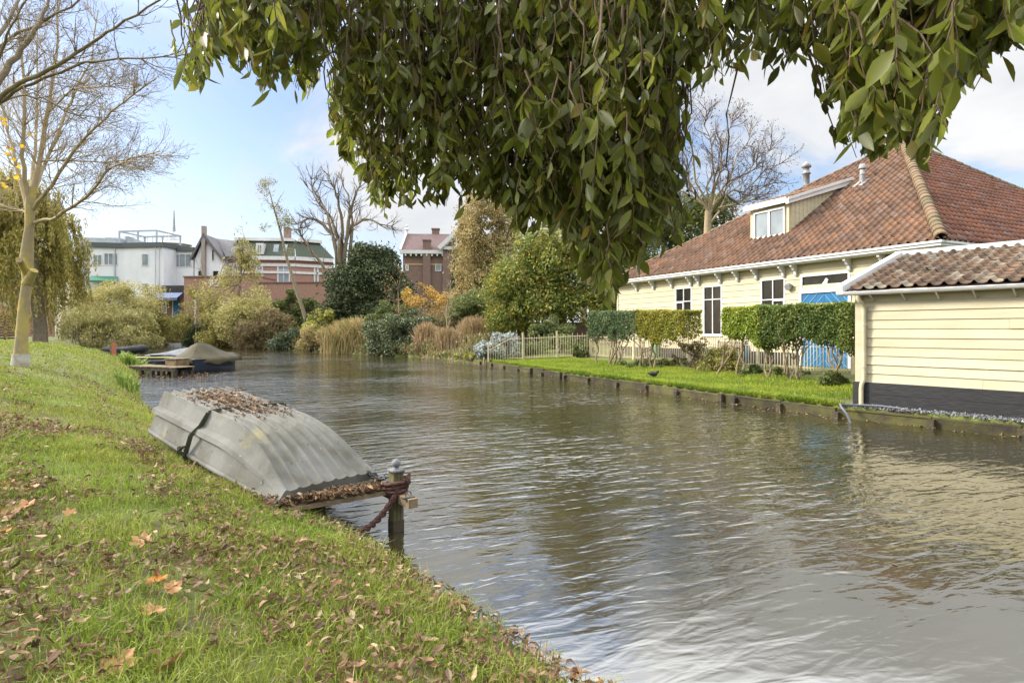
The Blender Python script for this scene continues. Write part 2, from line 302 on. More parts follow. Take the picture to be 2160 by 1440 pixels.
for n, box, L in ((30000, (-6, 2, 1.6, 7), .066), (8000, (-12, 0, 6, 16), .08), (2600, (-24, -6, 14, 34), .10)):
    x, y = scatter(rng, n, *box); patch = lumps(x * .8 + 3, y * .9 - 2) * 1.1 + .5 * lumps(x * 2.3, y * 2.1 + 4) + rng.normal(0, .30, n) + .45 * np.clip((5.5 - y) / 2, 0, 1)
    ok = ~inside(x, y, WATER) & in_view(x, y) & (patch > .22); x, y = x[ok], y[ok]; n = len(x)
    P = np.stack([x, y, height(x, y) + rng.uniform(.015, .085, n) * np.where(y < 7, 1, .6)], -1); Nn = UPV + rng.normal(0, .35, (n, 3)); Nn /= np.linalg.norm(Nn, axis=1)[:, None]
    curled(mb, P, Nn, L * rng.uniform(.4, 1.3, n), L * .40 * rng.uniform(.6, 1.3, n), rng)
x, y = scatter(rng, 220, -16.5, -12.5, 24.3, 27.5); n = len(x)
curled(mb, np.stack([x, y, np.full(n, .012)], -1), np.tile(UPV, (n, 1)), .12 * rng.uniform(.6, 1.2, n), .06 * np.ones(n), rng)
k_ = rng.uniform(0, 1, 260); x = np.interp(k_, [0, .3, .6, .85, 1], QUAY[:5, 0]) - np.abs(rng.normal(.15, .25, 260)) - .1; y = np.interp(k_, [0, .3, .6, .85, 1], QUAY[:5, 1]) - np.abs(rng.normal(.05, .2, 260))
P = np.stack([x, y, np.full(260, .012)], -1)[inside(x, y, WATER)]; curled(mb, P, np.tile(UPV, (len(P), 1)), .08 * rng.uniform(.6, 1.2, len(P)), .05 * np.ones(len(P)), rng)
x, y = scatter(rng, 90, -14, 9, 4, 26); P = np.stack([x, y, np.full(90, .006)], -1)[inside(x, y, WATER)]; n = len(P); a = rng.uniform(0, 6.283, n); e = np.stack([np.cos(a), np.sin(a), 0 * a], -1) * .035; f_ = np.stack([-np.sin(a), np.cos(a), 0 * a], -1) * .018
mb.quads(np.stack([P - e, P - f_ + e * .2, P + e, P + f_ + e * .2], 1))
x, y = scatter(rng, 500, -1, 9, 13, 34); o_ = ~inside(x, y, WATER) & (dist(x, y, QUAY) < 4.2) & ~((y < 14.4) & (x > 7.1)); P = np.stack([x, y, height(x, y) + .05], -1)[o_]; curled(mb, P, np.tile(UPV, (len(P), 1)), .08 * rng.uniform(.6, 1.2, len(P)), .05 * np.ones(len(P)), rng)
tag(mb.build('leaf_litter', M['litter']), 'curled brown fallen leaves strewn over the grass banks', 'fallen leaves', kind='stuff')
# ------------------------------------------------------------------ farmhouse
SC = 1.10
HF = Frame((11.0 * SC, 21.0 * SC, 0), (.44, -.898))
UL, UR = HF.pix(1303, 650)[0], HF.pix(1968, 600)[0]
HB = EYE + (.58 - EYE) * SC                            # ground at the house
HW = EYE + (4.38 - EYE) * SC                           # wall top
def clap(mb, fr, u0, u1, w0, w1, exp_, holes=(), v=0.0, thick=.028, rng=None):
    """overlapping boards, each a wedge, cut round the openings"""
    k = int(math.ceil((w1 - w0) / exp_))
    for i in range(k):
        a = w0 + i * exp_; b = min(a + exp_ + .012, w1); segs = [(u0, u1)]
        for h0, h1, g0, g1 in holes:
            if g0 < b - .01 and g1 > a + .01:
                segs = [s for p, q in segs for s in ((p, min(q, h0)), (max(p, h1), q)) if s[1] - s[0] > .01]
        parts = []
        for p, q in segs:                                # boards of random length, butted
            while rng is not None and q - p > 5: k_ = p + rng.uniform(2.2, 4.6); parts.append((p, k_ - .004, a, b)); p = k_
            parts.append((p, q, a, b))
        for h0, h1, g0, g1 in holes:                     # slivers of a board left over and under an opening
            if a + .003 < g1 < b - .01: parts.append((h0, h1, g1, b))
            if a + .01 < g0 < b - .003: parts.append((h0, h1, a, g0))
        for p, q, ya, yb in parts:
            j = rng.normal(0, .0035) if rng is not None else 0
            t0 = thick + j; ta, tb_ = t0 - (t0 - .004) * (ya - a) / (b - a), t0 - (t0 - .004) * (yb - a) / (b - a)
            c = [fr.P(p, v - ta, ya), fr.P(q, v - ta, ya), fr.P(q, v - tb_, yb), fr.P(p, v - tb_, yb),
                 fr.P(p, v + .01, ya), fr.P(q, v + .01, ya), fr.P(q, v + .01, yb), fr.P(p, v + .01, yb)]
            mb.add(c, [(0, 1, 2, 3), (4, 5, 1, 0), (0, 3, 7, 4), (1, 5, 6, 2)])
def tiles(mb, O, e, s, L, H, am, tw, th, amp=.035, rng=None, lift=.035):
    """pantiles on a face: O eave start, e along it, s up the slope; am(b) gives the permitted range along the eave at height b"""
    n = np.cross(e, s); n = n if n[2] > 0 else -n
    xs = np.array([0, .07, .18, .29, .36, .52, .68, .84, 1.0]); prof = amp * np.where(xs < .36, 1.5 * np.sin(np.clip(xs / .36, 0, 1) * math.pi), -.55 * np.sin(np.clip((xs - .36) / .64, 0, 1) * math.pi))
    for r in range(int(H / th) + 1):
        b0 = r * th; lo, hi = am(b0 + th * .5)
        for c in range(int(L / tw) + 1):
            a0 = c * tw
            if a0 + tw < lo or a0 > hi: continue
            j = rng.normal(0, .006, 3); rows = []
            l0, h0 = am(min(b0, H)); l1, h1 = am(min(b0 + th * 1.12, H))
            for k, (bb, lf) in enumerate(((b0 - .02, lift * .2), (b0 - .02, lift), (b0 + th * 1.12, .0))):
                a = np.clip(a0 + xs * (tw * 1.04) + j[0], *((l0, h0) if k < 2 else (l1, h1)))
                rows.append(O + a[:, None] * e + (bb + j[1]) * s + (prof + lf + .04 + j[2] * .6)[:, None] * n)
            mb.grid(np.stack(rows))
def caps(mb, p, q, rad, step, rng):
    """half-round ridge tiles from p (low) to q (high)"""
    p, q = A(*p), A(*q); d = norm(q - p); n = int(np.linalg.norm(q - p) / step); sd_ = norm(np.cross(d, (0, 0, 1))); up = np.cross(sd_, d)
    t = np.linspace(-.15, 1.15, 9) * math.pi
    for i in range(n):
        c = p + d * i * step + up * rng.normal(0, .008); rows = []
        for a, r_ in ((0, rad * .85), (0, rad * 1.12), (step * .25, rad * 1.06), (step * 1.15, rad * .92)):
            rows.append(c + d * a + np.cos(t)[:, None] * sd_ * r_ + (np.sin(t) * r_)[:, None] * up)
        mb.grid(np.stack(rows))
def window(fr, parent, u0, u1, w0, w1, cols, rows, v=-.03, fw=.07, mw=.045, glass='glass', paint='white', name='window', depth=.07, sill=True, extra=()):
    """frame with mullions; cols/rows are fractions where bars stand"""
    m = MB(); W_, H_ = u1 - u0, w1 - w0
    m.box(fr, u0, u0 + fw, v, v + depth, w0, w1); m.box(fr, u1 - fw, u1, v, v + depth, w0, w1)
    m.box(fr, u0 + fw, u1 - fw, v, v + depth, w1 - fw, w1); m.box(fr, u0 + fw, u1 - fw, v, v + depth, w0, w0 + fw)
    for c in cols: m.box(fr, u0 + W_ * c - mw / 2, u0 + W_ * c + mw / 2, v + .008, v + depth, w0 + fw, w1 - fw)
    for r in rows: m.box(fr, u0 + fw, u1 - fw, v + .005, v + depth, w0 + H_ * r - mw / 2, w0 + H_ * r + mw / 2)
    for (a, b, c, d) in extra:
        m.box(fr, u0 + W_ * a, u0 + W_ * a + mw, v - .01, v + depth, w0 + H_ * c, w0 + H_ * d); m.box(fr, u0 + W_ * b - mw, u0 + W_ * b, v - .01, v + depth, w0 + H_ * c, w0 + H_ * d)
        m.box(fr, u0 + W_ * a + mw, u0 + W_ * b - mw, v - .01, v + depth, w0 + H_ * d - mw, w0 + H_ * d); m.box(fr, u0 + W_ * a + mw, u0 + W_ * b - mw, v - .01, v + depth, w0 + H_ * c, w0 + H_ * c + mw)
    o = m.build(name, M[paint], parent)
    MB().poly([fr.P(u0 + .01, v + depth - .015, w0 + .01), fr.P(u1 - .01, v + depth - .015, w0 + .01), fr.P(u1 - .01, v + depth - .015, w1 - .01), fr.P(u0 + .01, v + depth - .015, w1 - .01)]).build('pane', M[glass], o)
    if sill: MB().box(fr, u0 - .04, u1 + .04, v - .05, v + depth, w0 - .06, w0 - .002).build('sill', M[paint], o)
    return o
rng = np.random.default_rng(7)
house = thing('farmhouse', HF.P((UL + UR) / 2, 4, HB), 'cream clapboard farmhouse with a great red pantile pyramid roof and blue barn doors', 'house')
def hp(x0, x1, y0, y1, xm=None):
    u0, u1 = HF.pix(x0, 600)[0], HF.pix(x1, 600)[0]; xm = xm or (x0 + x1) / 2
    return u0, u1, HF.pix(xm, y1)[1], HF.pix(xm, y0)[1]
W1 = hp(1425, 1460, 606, 668); W2 = hp(1484, 1523.5, 602, 707); W3 = hp(1605, 1657, 587, 668); W4 = hp(1689, 1794, 575, 613); DR = hp(1690, 1793, 616, 776)
DR = (DR[0], DR[1], HB + .12, W4[2] - .005)
PL = HB + .62
mb = MB(); clap(mb, HF, UL, UR, PL, HW, .27, [W1, W2, W3, W4, DR], rng=rng)
HF2 = Frame(HF.P(UR, 0, 0), HF.v); HF2.v = -HF.u
clap(mb, HF2, 0, 19, PL, HW, .27, [], rng=rng)
mb.box(HF, UL - .03, UL + .11, -.045, .1, PL, HW); mb.box(HF, UR - .11, UR + .03, -.045, .1, PL, HW)
mb.build('wall', M['cream'], house)
mb = MB(); mb.box(HF, UL - .02, DR[0] - .06, -.05, .2, HB - .3, PL - .003); mb.box(HF, DR[1] + .06, UR + .04, -.05, .2, HB - .3, PL - .003); mb.build('plinth', M['plinth'], house)
M['room'] = mat('dim_interior', (.05, .045, .035), (.16, .12, .07), 1.5, .9)
mb = MB(); mb.box(HF, UL + .1, UR - .1, .2, .3, HB, HW); mb.build('inner_wall', M['room'], house)
window(HF, house, *W1, (.5,), (.52,), extra=((.04, .5, .03, .50),))
window(HF, house, *W2, (.5,), (.72,))
window(HF, house, *W3, (.5,), (.45,), extra=((.5, .96, .03, .43),))
tw_ = window(HF, house, *W4, (), (), name='transom_window', fw=.09)
# white dove cut-out in the transom
bird = [(.0, .02), (.10, .16), (.16, .34), (.24, .50), (.34, .62), (.42, .80), (.50, .90), (.58, .88), (.62, .78), (.72, .72), (.62, .68), (.62, .50), (.56, .34), (.44, .22), (.52, .10), (.46, .06), (.36, .16), (.22, .14), (.10, .0)]
bu = W4[0] + (W4[1] - W4[0]) * .40; bw = W4[2] + .10; hh = (W4[3] - W4[2]) * .62
MB().prism(HF, [(bu + a * hh * 1.25, bw + b * hh) for a, b in bird], -.005, .012).build('bird_cutout', M['white'], tw_)
# barn doors with chevron boarding
um = (DR[0] + DR[1]) / 2
for s, (a, b) in ((1, (DR[0] + .05, um - .006)), (-1, (um + .006, DR[1] - .05))):
    m = MB(); m.box(HF, a, b, -.02, .03, DR[2], DR[3]); d = m.build('door', M['blue'], house)
    st = MB(); w = DR[2] + .1
    k = .36; top = DR[3] - .02; half = (DR[2] + DR[3]) / 2
    for i in range(-6, 16):                              # raised pale battens running diagonally, mirrored on the two leaves
        w0 = DR[2] + i * k; c = []
        for (uu, ww) in ((a + .02, w0), (b - .02, w0 + (b - a))):
            c.append((uu if s > 0 else a + b - uu, ww))
        (p, wp), (q, wq) = sorted(c); 
        if max(wp, wq) < DR[2] or min(wp, wq) > top: continue
        f = lambda w_: p + (q - p) * (w_ - wp) / (wq - wp)
        lo, hi = np.clip(min(wp, wq), DR[2] + .02, top), np.clip(max(wp, wq), DR[2] + .02, top)
        if hi - lo < .05: continue
        st.prism(HF, [(f(lo) - .02, lo), (f(lo) + .02, lo), (f(hi) + .02, hi), (f(hi) - .02, hi)], -.034, -.0205)
    st.build('chevron_batten', M['bluel'], d)
for a in (DR[0] - .06, DR[1] - .045): MB().box(HF, a, a + .105, -.06, .05, HB, DR[3]).build('door_post', M['white'], house)
MB().box(HF, DR[0] - .02, DR[1] + .02, -.1, .05, HB - .1, DR[2] - .004).build('door_sill', M['bluel'], house)
# gutter box, brackets
EO = .42
mb = MB()
prof = [(-EO - .02, .0), (-EO - .10, .05), (-EO - .10, .10), (-EO - .15, .14), (-EO - .15, .21), (.0, .21), (.0, .0)]
def sweep(fr, u0, u1, prof, w, m0=0, m1=0):              # moulding along u, mitred at the ends
    a = [fr.P(u0 + m0 * v, v, w + h) for v, h in prof]; b = [fr.P(u1 + m1 * v, v, w + h) for v, h in prof]; n = len(prof)
    mb.quads([(a[i], b[i], b[(i + 1) % n], a[(i + 1) % n]) for i in range(n)]); mb.add(a, [list(range(n))]); mb.add(b, [list(range(n))[::-1]])
sweep(HF, UL - .3, UR, prof, HW + .002, 0, -1)
sweep(HF2, 0, 20, prof, HW + .002, 1, 0)
mb.build('gutter', M['white'], house)
for px in (1345, 1380.5, 1419, 1459, 1476, 1521, 1558, 1598, 1655, 1681, 1794, 1866, 1925):
    u = HF.pix(px, 570)[0]; m = MB(); q = [(0, 0), (-.36, 0), (-.36, -.08), (-.27, -.12), (-.20, -.22), (-.12, -.27), (-.10, -.40), (-.05, -.46), (0, -.46)]
    a = [HF.P(u - .05, v - .03, HW + w) for v, w in q]; b = [HF.P(u + .05, v - .03, HW + w) for v, w in q]; n = len(q)
    m.add(a, [list(range(n))]); m.add(b, [list(range(n))[::-1]]); m.quads([(a[i], b[i], b[(i + 1) % n], a[(i + 1) % n]) for i in range(n)])
    m.build('bracket', M['white'], house)
# roof
WG = HW + .20; DEP = 21.0
EL, ER = UL - .35, UR + EO + .1; VF = -EO - .08
AR = 9.6                                              # apex this far behind the front eave
r_ = ray(1903, 300); e_ = A(0, 0, EYE); VA = VF + AR
t_ = (VA - np.dot(e_ - HF.o, HF.v)) / np.dot(r_, HF.v); pa = e_ + r_ * t_; UA = float(np.dot(pa - HF.o, HF.u)); WA = float(pa[2])
cFL, cFR, cBR, cBL = HF.P(EL, VF, WG), HF.P(ER, VF, WG), HF.P(ER, DEP, WG), HF.P(EL, DEP, WG); AP = HF.P(UA, VA, WA)
mb = MB()
for a, b in ((cFL, cFR), (cFR, cBR), (cBR, cBL), (cBL, cFL)): mb.poly([a, b, AP])
roof = mb.build('roof', M['under'], house)
def face(a, b, key, tw, th, name):
    e = norm(b - a); L = np.linalg.norm(b - a); q = AP - a; x = np.dot(q, e); s = q - e * x; H = np.linalg.norm(s); s = s / H
    m = MB(); tiles(m, a, e, s, L, H, lambda h: (x * np.clip(h / H, 0, 1), L - (L - x) * np.clip(h / H, 0, 1)), tw, th, rng=rng, amp=.05)
    m.build(name, M[key], roof, True)
face(cFL, cFR, 'tile', .30, .34, 'front_tiles'); face(cFR, cBR, 'tile2', .30, .34, 'side_tiles')
m = MB(); caps(m, cFR + A(0, 0, .08), AP + A(0, 0, .05), .19, .38, rng); m.build('hip_ridge', M['ridge'], roof, True)
m = MB(); caps(m, cFL + A(0, 0, .05), AP + A(0, 0, .02), .11, .38, rng); caps(m, cBR + A(0, 0, .05), AP + A(0, 0, .05), .15, .38, rng); m.build('edge_ridge', M['ridge'], roof, True)
TS = (WA - WG) / (VA - VF)                              # front pitch
def on_roof(px, py):
    nrm = HF.v * TS - A(0, 0, 1); o = HF.P(0, VF, WG); r = ray(px, py); t = np.dot(o - A(0, 0, EYE), nrm) / np.dot(r, nrm)
    p = A(0, 0, EYE) + r * t - HF.o; return float(np.dot(p, HF.u)), float(np.dot(p, HF.v)), float(p[2])
rw = lambda v: WG + (v - VF) * TS
# dormer
d0, dv, _ = on_roof(1583, 508); DV = dv; d1 = HF.pix(1664, 470, DV)[0]; dt = HF.pix(1625, 437, DV)[1]; db = rw(DV)
ds = .30; VB = DV + (dt - db) / (TS - ds)
dorm = MB(); dorm.box(HF, d0, d1, DV, DV + .1, db - .05, dt)
for u in (d0 + .002, d1 - .002):
    dorm.prism(Frame(HF.P(u, 0, 0), HF.v), [(DV + .1, db), (VB, rw(VB)), (DV + .1, dt)], -.02, .02)
k = 14
for i in range(k):                                      # upright boards on the cheek facing us
    a = DV + .12 + (VB - DV - .2) * i / k; b = a + (VB - DV - .2) / k - .02
    fr = Frame(HF.P(d1, 0, 0), HF.v)
    dorm.prism(fr, [(a, rw(a) + .02), (b, rw(b) + .02), (b, dt + (b - DV) * ds), (a, dt + (a - DV) * ds)], -.04, -.018)
dormer = dorm.build('dormer', M['cream'], house)
wu0, wu1 = HF.pix(1592, 470, DV)[0], HF.pix(1657, 470, DV)[0]; ww0, ww1 = HF.pix(1624, 500, DV)[1], HF.pix(1624, 443, DV)[1]
window(HF, dormer, wu0, wu1, ww0, ww1, (.5,), (), v=DV - .075, fw=.07, mw=.10, glass='glassl', name='dormer_window', sill=False)
m = MB(); fs = Frame(HF.P(d1 + .16, 0, 0), HF.v)
line = lambda v, h: (v, dt + h + (v - DV) * ds)
m.prism(fs, [line(DV - .25, .0), line(VB + .1, .0), line(VB + .3, .32), line(DV - .25, .22)], -.03, .12)
m.prism(fs, [line(DV - .30, .16), line(VB + .3, .22), line(VB + .3, .34), line(DV - .30, .28)], -.08, -.032)
m.prism(HF, [(d0 - .18, dt), (d1 + .04, dt), (d1 + .04, dt + .25), (d0 - .18, dt + .25)], DV - .25, DV - .13)
fl = Frame(HF.P(d0 - .05, 0, 0), HF.v); m.prism(fl, [line(DV - .25, .2), line(VB + .1, .2), line(VB + .1, .34), line(DV - .25, .34)], -.08, .08)
m.build('fascia', M['white'], dormer)
m = MB(); e = HF.u; s = norm(HF.v + A(0, 0, ds))
tiles(m, HF.P(d0, DV - .2, dt + .17), e, s, d1 - d0, (VB - DV + .3) / norm(HF.v + A(0, 0, ds)).dot(HF.v), lambda h: (0, d1 - d0 + .1), .30, .34, rng=rng)
m.build('dormer_tiles', M['tile'], dormer, True)
def vent(px, py, top, r, mats, label=None):
    u, v, w = on_roof(px, py); h = (py - top) / F * float(HF.P(u, v, w)[1]); o = HF.P(u, v, w)
    m = MB(); m.lathe(o, [(r, -.3), (r, h * .45)], 14); m.lathe(o, [(r * 1.15, h * .45), (r * 1.15, h * .5), (r * .85, h * .52), (r * .85, h * .78)], 14)
    m.lathe(o, [(r * 1.35, h * .74), (r * 1.35, h * .8), (r * .8, h * .97), (.01, h)], 14); p = m.build('vent_pipe', M['grey'], roof, True)
    f = MB(); f.grid(np.array([[HF.P(u + a, v + b, rw(v + b) + .1) for a in (-.3, 0, .3)] for b in (-.35, 0, .2)])); f.build('lead_flashing', M['grey'], p)
vent(1819, 388, 345, .12, 'grey')
o = HF.P(*on_roof(1690, 395)[:2], 0); p0 = at_y(1701, 372, 32.0); m = MB()
m.lathe(p0 - A(0, 0, .5), [(.16, 0), (.16, .6), (.22, .62), (.22, .68), (.15, .7), (.15, .95), (.24, .97), (.24, 1.1), (.12, 1.22), (.01, 1.3)], 14); m.build('roof_cowl', M['grey'], roof, True)
# wall lamp
u, w = HF.pix(1668, 604); o = HF.P(u, -.12, w); m = MB(); m.tube([HF.P(u, -.02, w), HF.P(u, -.06, w), HF.P(u, -.16, w - .02), HF.P(u, -.22, w - .05)], [.10, .12, .16, .13], 14); m.build('wall_lamp', M['grey'], house, True)

# ------------------------------------------------------------------ shed
c0 = at_z(1809, 855, .25); SF = Frame((c0[0], c0[1], 0), (.62, -.783)); SB, SP = .27, .80
SW = SF.pix(1800, 622)[1]; SL = 8.5; SDp = 3.4
shed = thing('shed', SF.P(SL / 2, SDp / 2, SB), 'cream clapboard waterside shed with black plinth, pantile roof and white gutter', 'shed')
SF2 = Frame(SF.P(0, SDp, 0), -SF.v); SF2.v = SF.u
mb = MB(); clap(mb, SF, 0, SL, SP, SW, .20, [], rng=rng); clap(mb, SF2, 0, SDp, SP, SW + .2, .20, [], rng=rng)
mb.box(SF, -.035, .10, -.045, .08, SP, SW)
mb.build('wall', M['cream'], shed)
mb = MB()
for i, (a, b) in enumerate(((SB - .12, SB + .27), (SB + .275, SP - .004))): mb.box(SF, -.06, SL, -.07, -.005 + .1, a, b); mb.box(SF2, 0, SDp + .075, -.07, .09, a, b)
mb.build('plinth', M['plinth'], shed)
RW = at_y(1925, 541, 15.6); uR = np.dot(RW - SF.o, SF.v); sr = RW[2]; e0 = SF.P(-.25, -.28, SW + .07); RS = (sr - e0[2]) / (uR + .28)
sdir = norm(SF.v + A(0, 0, RS)); HS = (uR + .28) / sdir.dot(SF.v)
m = MB(); m.poly([e0, e0 + SF.u * (SL + .5), e0 + SF.u * (SL + .5) + sdir * HS, e0 + sdir * HS]); q = e0 + sdir * HS
m.poly([q, q + SF.u * (SL + .5), q + SF.u * (SL + .5) + SF.v * 3 - A(0, 0, 1), q + SF.v * 3 - A(0, 0, 1)]); sroof = m.build('roof', M['under'], shed)
m = MB(); tiles(m, e0 + SF.u * .18 + sdir * .06, SF.u, sdir, SL, HS - .15, lambda h: (0, SL + .2), .25, .31, .04, rng); m.build('roof_tiles', M['tile3'], sroof, True)
m = MB(); fr = Frame(SF.P(0, 0, 0), SF.v)
m.bar(e0 + A(0, 0, .05) - sdir * .08, e0 + sdir * HS + A(0, 0, .05), .16, .20, (0, 0, 1)); m.bar(q + A(0, 0, .10) - SF.u * .08, q + A(0, 0, .10) + SF.u * (SL + .5), .14, .12)
m.build('verge_board', M['white'], shed)
m = MB(); n = 8; t = np.linspace(math.pi, 2 * math.pi, n); gp = [SF.P(0, -.26 + .075 * math.cos(a), SW + .045 + .075 * math.sin(a)) for a in t]
G = np.array([[p + SF.u * a for p in gp] for a in (-.30, SL + .2)]); m.grid(G); G2 = np.array([[p + SF.u * a + (p - np.mean(gp, 0)) * -.06 for p in gp] for a in (-.30, SL + .2)]); m.grid(G2)
m.add(G[0], [list(range(n))]); c = SF.P(0, -.335, SW + .045); m.bar(c - SF.u * .30, c + SF.u * (SL + .2), .014, .02)
gut = m.build('gutter', M['white'], shed, True)
for u in np.arange(.35, SL, .62):
    m = MB(); m.bar(SF.P(u, -.30, SW + .0), SF.P(u, -.03, SW - .16), .025, .03); m.bar(SF.P(u, -.345, SW - .05), SF.P(u, -.345, SW + .06), .03, .02); m.build('gutter_bracket', M['white'], gut)
m = MB(); dp = [(.10, -.24, -.01), (.10, -.24, -.10), (.13, -.20, -.17), (.17, -.11, -.24), (.17, -.09, -.36)]
pts = [SF.P(a, b, SW + c) for a, b, c in dp] + [SF.P(.17, -.09, 1.0), SF.P(.17, -.10, .86), SF.P(.14, -.13, .76), SF.P(.13, -.14, .66), SF.P(.13, -.14, SB - .05)]
m.tube(pts, .048, 12)
for z in (1.15, 2.1): m.lathe(SF.P(.17, -.09, z), [(.058, -.025), (.058, .025)], 12)
m.build('downpipe', M['cream'], shed, True)

# ------------------------------------------------------------------ quay boards, gravel, hose
M['slime'] = M['wetwood']
quay = thing('quay_wall', (QUAY[1][0], QUAY[1][1], -.4), 'low mossy wooden board edging between canal and lawn', 'quay wall')
mb = MB(); piles = []; rng = np.random.default_rng(9)
for (a, b) in zip(QUAY[:-1], QUAY[1:]):
    d = norm(b - a); L = np.linalg.norm(b - a); fr = Frame((a[0], a[1], 0), d)       # v points to the land
    u = 0.0
    while u < L - .05:
        ln = min(rng.uniform(1.2, 2.0), L - u); tz = .20 + rng.normal(0, .02)
        mb.box(fr, u, u + ln - .012, -.16 + rng.normal(0, .008), -.10, -.7, tz); mb.box(fr, u, u + ln - .02, -.165, -.04, tz + .004, tz + .035)
        piles.append((fr, u)); u += ln
mb.build('board', M['mossplank'], quay)
for fr, u in piles:
    MB().box(fr, u - .06, u + .06, -.27, -.17, -.8, .17 + rng.normal(0, .04)).build('pile', M['wetwood'], quay)
M['stone'] = mat('slate_gravel_stone', (.10, .105, .115), (.16, .16, .17), 20, .7, isl=.6, hue=.15, c3=(.3, .3, .3))
mb = MB(); fr = SF; n = 4200; u = rng.uniform(-.25, SL, n); v = rng.uniform(-1.15, -.04, n); P = fr.o + u[:, None] * fr.u + v[:, None] * fr.v
ok = ~inside(P[:, 0], P[:, 1], WATER); P = P[ok]; P[:, 2] = height(P[:, 0], P[:, 1]) + rng.uniform(-.005, .03, len(P)); n = len(P)
oc = np.array([(1, 0, 0), (-1, 0, 0), (0, 1, 0), (0, -1, 0), (0, 0, 1), (0, 0, -1)], float); of = np.array([(0, 2, 4), (2, 1, 4), (1, 3, 4), (3, 0, 4), (2, 0, 5), (1, 2, 5), (3, 1, 5), (0, 3, 5)])
V = P[:, None] + (oc[None] * rng.uniform(.012, .034, (n, 6, 1)) + rng.normal(0, .004, (n, 6, 3))); mb.add(V.reshape(-1, 3), (np.arange(n)[:, None, None] * 6 + of[None]).reshape(-1, 3))
tag(mb.build('gravel', M['stone']), 'dark slate gravel strip at the foot of the shed', 'gravel', kind='stuff')
M['hose'] = mat('grey_plastic_hose', (.12, .13, .15), None, 4, .4)
p1 = at_z(1782, 884, -.05); p0 = at_z(1766, 858, .30)
m = MB(); m.tube([SF.P(1.0, -.35, .31), SF.P(.6, -.38, .33), SF.P(.25, -.42, .31), p0 + A(.22, .10, .03), p0 + A(.05, -.02, .06), p0 + A(.02, -.12, .02), p0 + A(.07, -.25, -.12), p0 + A(.13, -.32, -.34), p0 + A(.15, -.36, -.5)], .024, 10)
tag(m.build('drain_hose', M['hose'], None, True), 'grey drain hose from the gravel over the quay boards into the canal', 'hose')
# ------------------------------------------------------------------ upturned dinghy on its staging
rng = np.random.default_rng(21)
NL = at_z(582, 1062, .44); FL_ = at_z(312, 908, .76); LD = FL_ - NL; DL = float(np.linalg.norm(LD)); lx = norm(LD); wx = norm(A(-lx[1], lx[0], 0)) * -1
if wx[0] < 0: wx = -wx
up = norm(np.cross(wx, lx)); up = up if up[2] > 0 else -up
WID = 1.14
def hull(s, t, h): return NL + lx * (s * DL) + wx * (WID / 2 + t) + up * h
def prof_h(s):                                         # height of the (upturned) bottom over the rim
    return .085 + .35 * np.sin(np.clip(s / .40, 0, 1) * math.pi / 2) ** 1.15 - .03 * np.clip(s - .6, 0, 1)
def half_r(s): return .555 + .03 * np.sin(s * math.pi)
def half_b(s): return .50 - .075 * np.clip(s / .40, 0, 1)
M['hull'] = mat('weathered_grey_glassfibre', (.155, .153, .136), (.09, .088, .072), 2.2, .75, bump=.3, bscale=9, ramp=(.42, .78), detail=9)
mm = M['hull'].node_tree; n = mm.nodes; l = mm.links; p = n['Principled BSDF']; src = p.inputs['Base Color'].links[0].from_socket
for sc, lo, hi, col in ((2.6, .47, .62, (.085, .08, .06)), (13, .66, .70, (.05, .04, .03)), (1.3, .58, .72, (.30, .26, .10)), (17, .70, .735, (.3, .3, .28))):
    tcx = n.new('ShaderNodeTexCoord'); mp = n.new('ShaderNodeMapping'); mp.inputs['Location'].default_value = (sc, -sc, 2 * sc); l.new(tcx.outputs['Object'], mp.inputs[0])
    nz = n.new('ShaderNodeTexNoise'); nz.inputs['Scale'].default_value = sc; nz.inputs['Detail'].default_value = 6; l.new(mp.outputs[0], nz.inputs['Vector'])
    mr = n.new('ShaderNodeMapRange'); mr.inputs[1].default_value = lo; mr.inputs[2].default_value = hi; mr.inputs[4].default_value = .8; l.new(nz.outputs['Fac'], mr.inputs[0])
    mx = n.new('ShaderNodeMix'); mx.data_type = 'RGBA'; l.new(mr.outputs[0], mx.inputs[0]); l.new(src, mx.inputs[6]); mx.inputs[7].default_value = (*col, 1); src = mx.outputs[2]
l.new(src, p.inputs['Base Color'])
dinghy = thing('dinghy', NL + lx * DL / 2 + wx * WID / 2, 'grey glassfibre dinghy upside down on wooden staging, ribbed hull strewn with dead leaves', 'dinghy')
ss = np.linspace(0, 1, 80); NR = 8; ts = np.linspace(-1, 1, 8 * NR + 1)
rib = np.array([.014, .044, .044, .014, .0, .0, .002, .004])[np.arange(len(ts)) % 8] * (np.abs(ts) < .99)
G = np.array([[hull(s, t * half_b(s), prof_h(s) + rb * min(1, s * 6 + .35) + .012 * (1 - t * t)) for t, rb in zip(ts, rib)] for s in ss])
mb = MB(); mb.grid(G)
mb.build('hull_bottom', M['hull'], dinghy)
mb = MB()
for sg in (-1, 1):                                     # the two sides with a rubbing ridge at mid height
    rows = []
    for s in ss:
        hb, hr, H = half_b(s), half_r(s), prof_h(s); row = []
        for f, o in ((0, 0), (.06, .012), (.42, .0), (.50, .0), (.53, .055), (.64, .055), (.70, .004), (1, 0)):
            t = hr + (hb - hr) * f + o * np.clip(s * 4 - .2, 0, 1) * (1 if .5 < f < .68 else .3); row.append(hull(s, sg * t, H * f + .0))
        rows.append(row)
    mb.grid(np.array(rows))
for s, e in ((0, -1), (1, 1)):                          # bow and stern plates
    hb, hr, H = half_b(s), half_r(s), prof_h(s)
    q = [hull(s, -hr, 0), hull(s, hr, 0)] + [hull(s, t * hb, H + rb * (.35 if s == 0 else 1) + .012 * (1 - t * t)) for t, rb in list(zip(ts, rib))[::-1]]
    mb.poly(q)
mb.build('hull_side', M['hull'], dinghy)
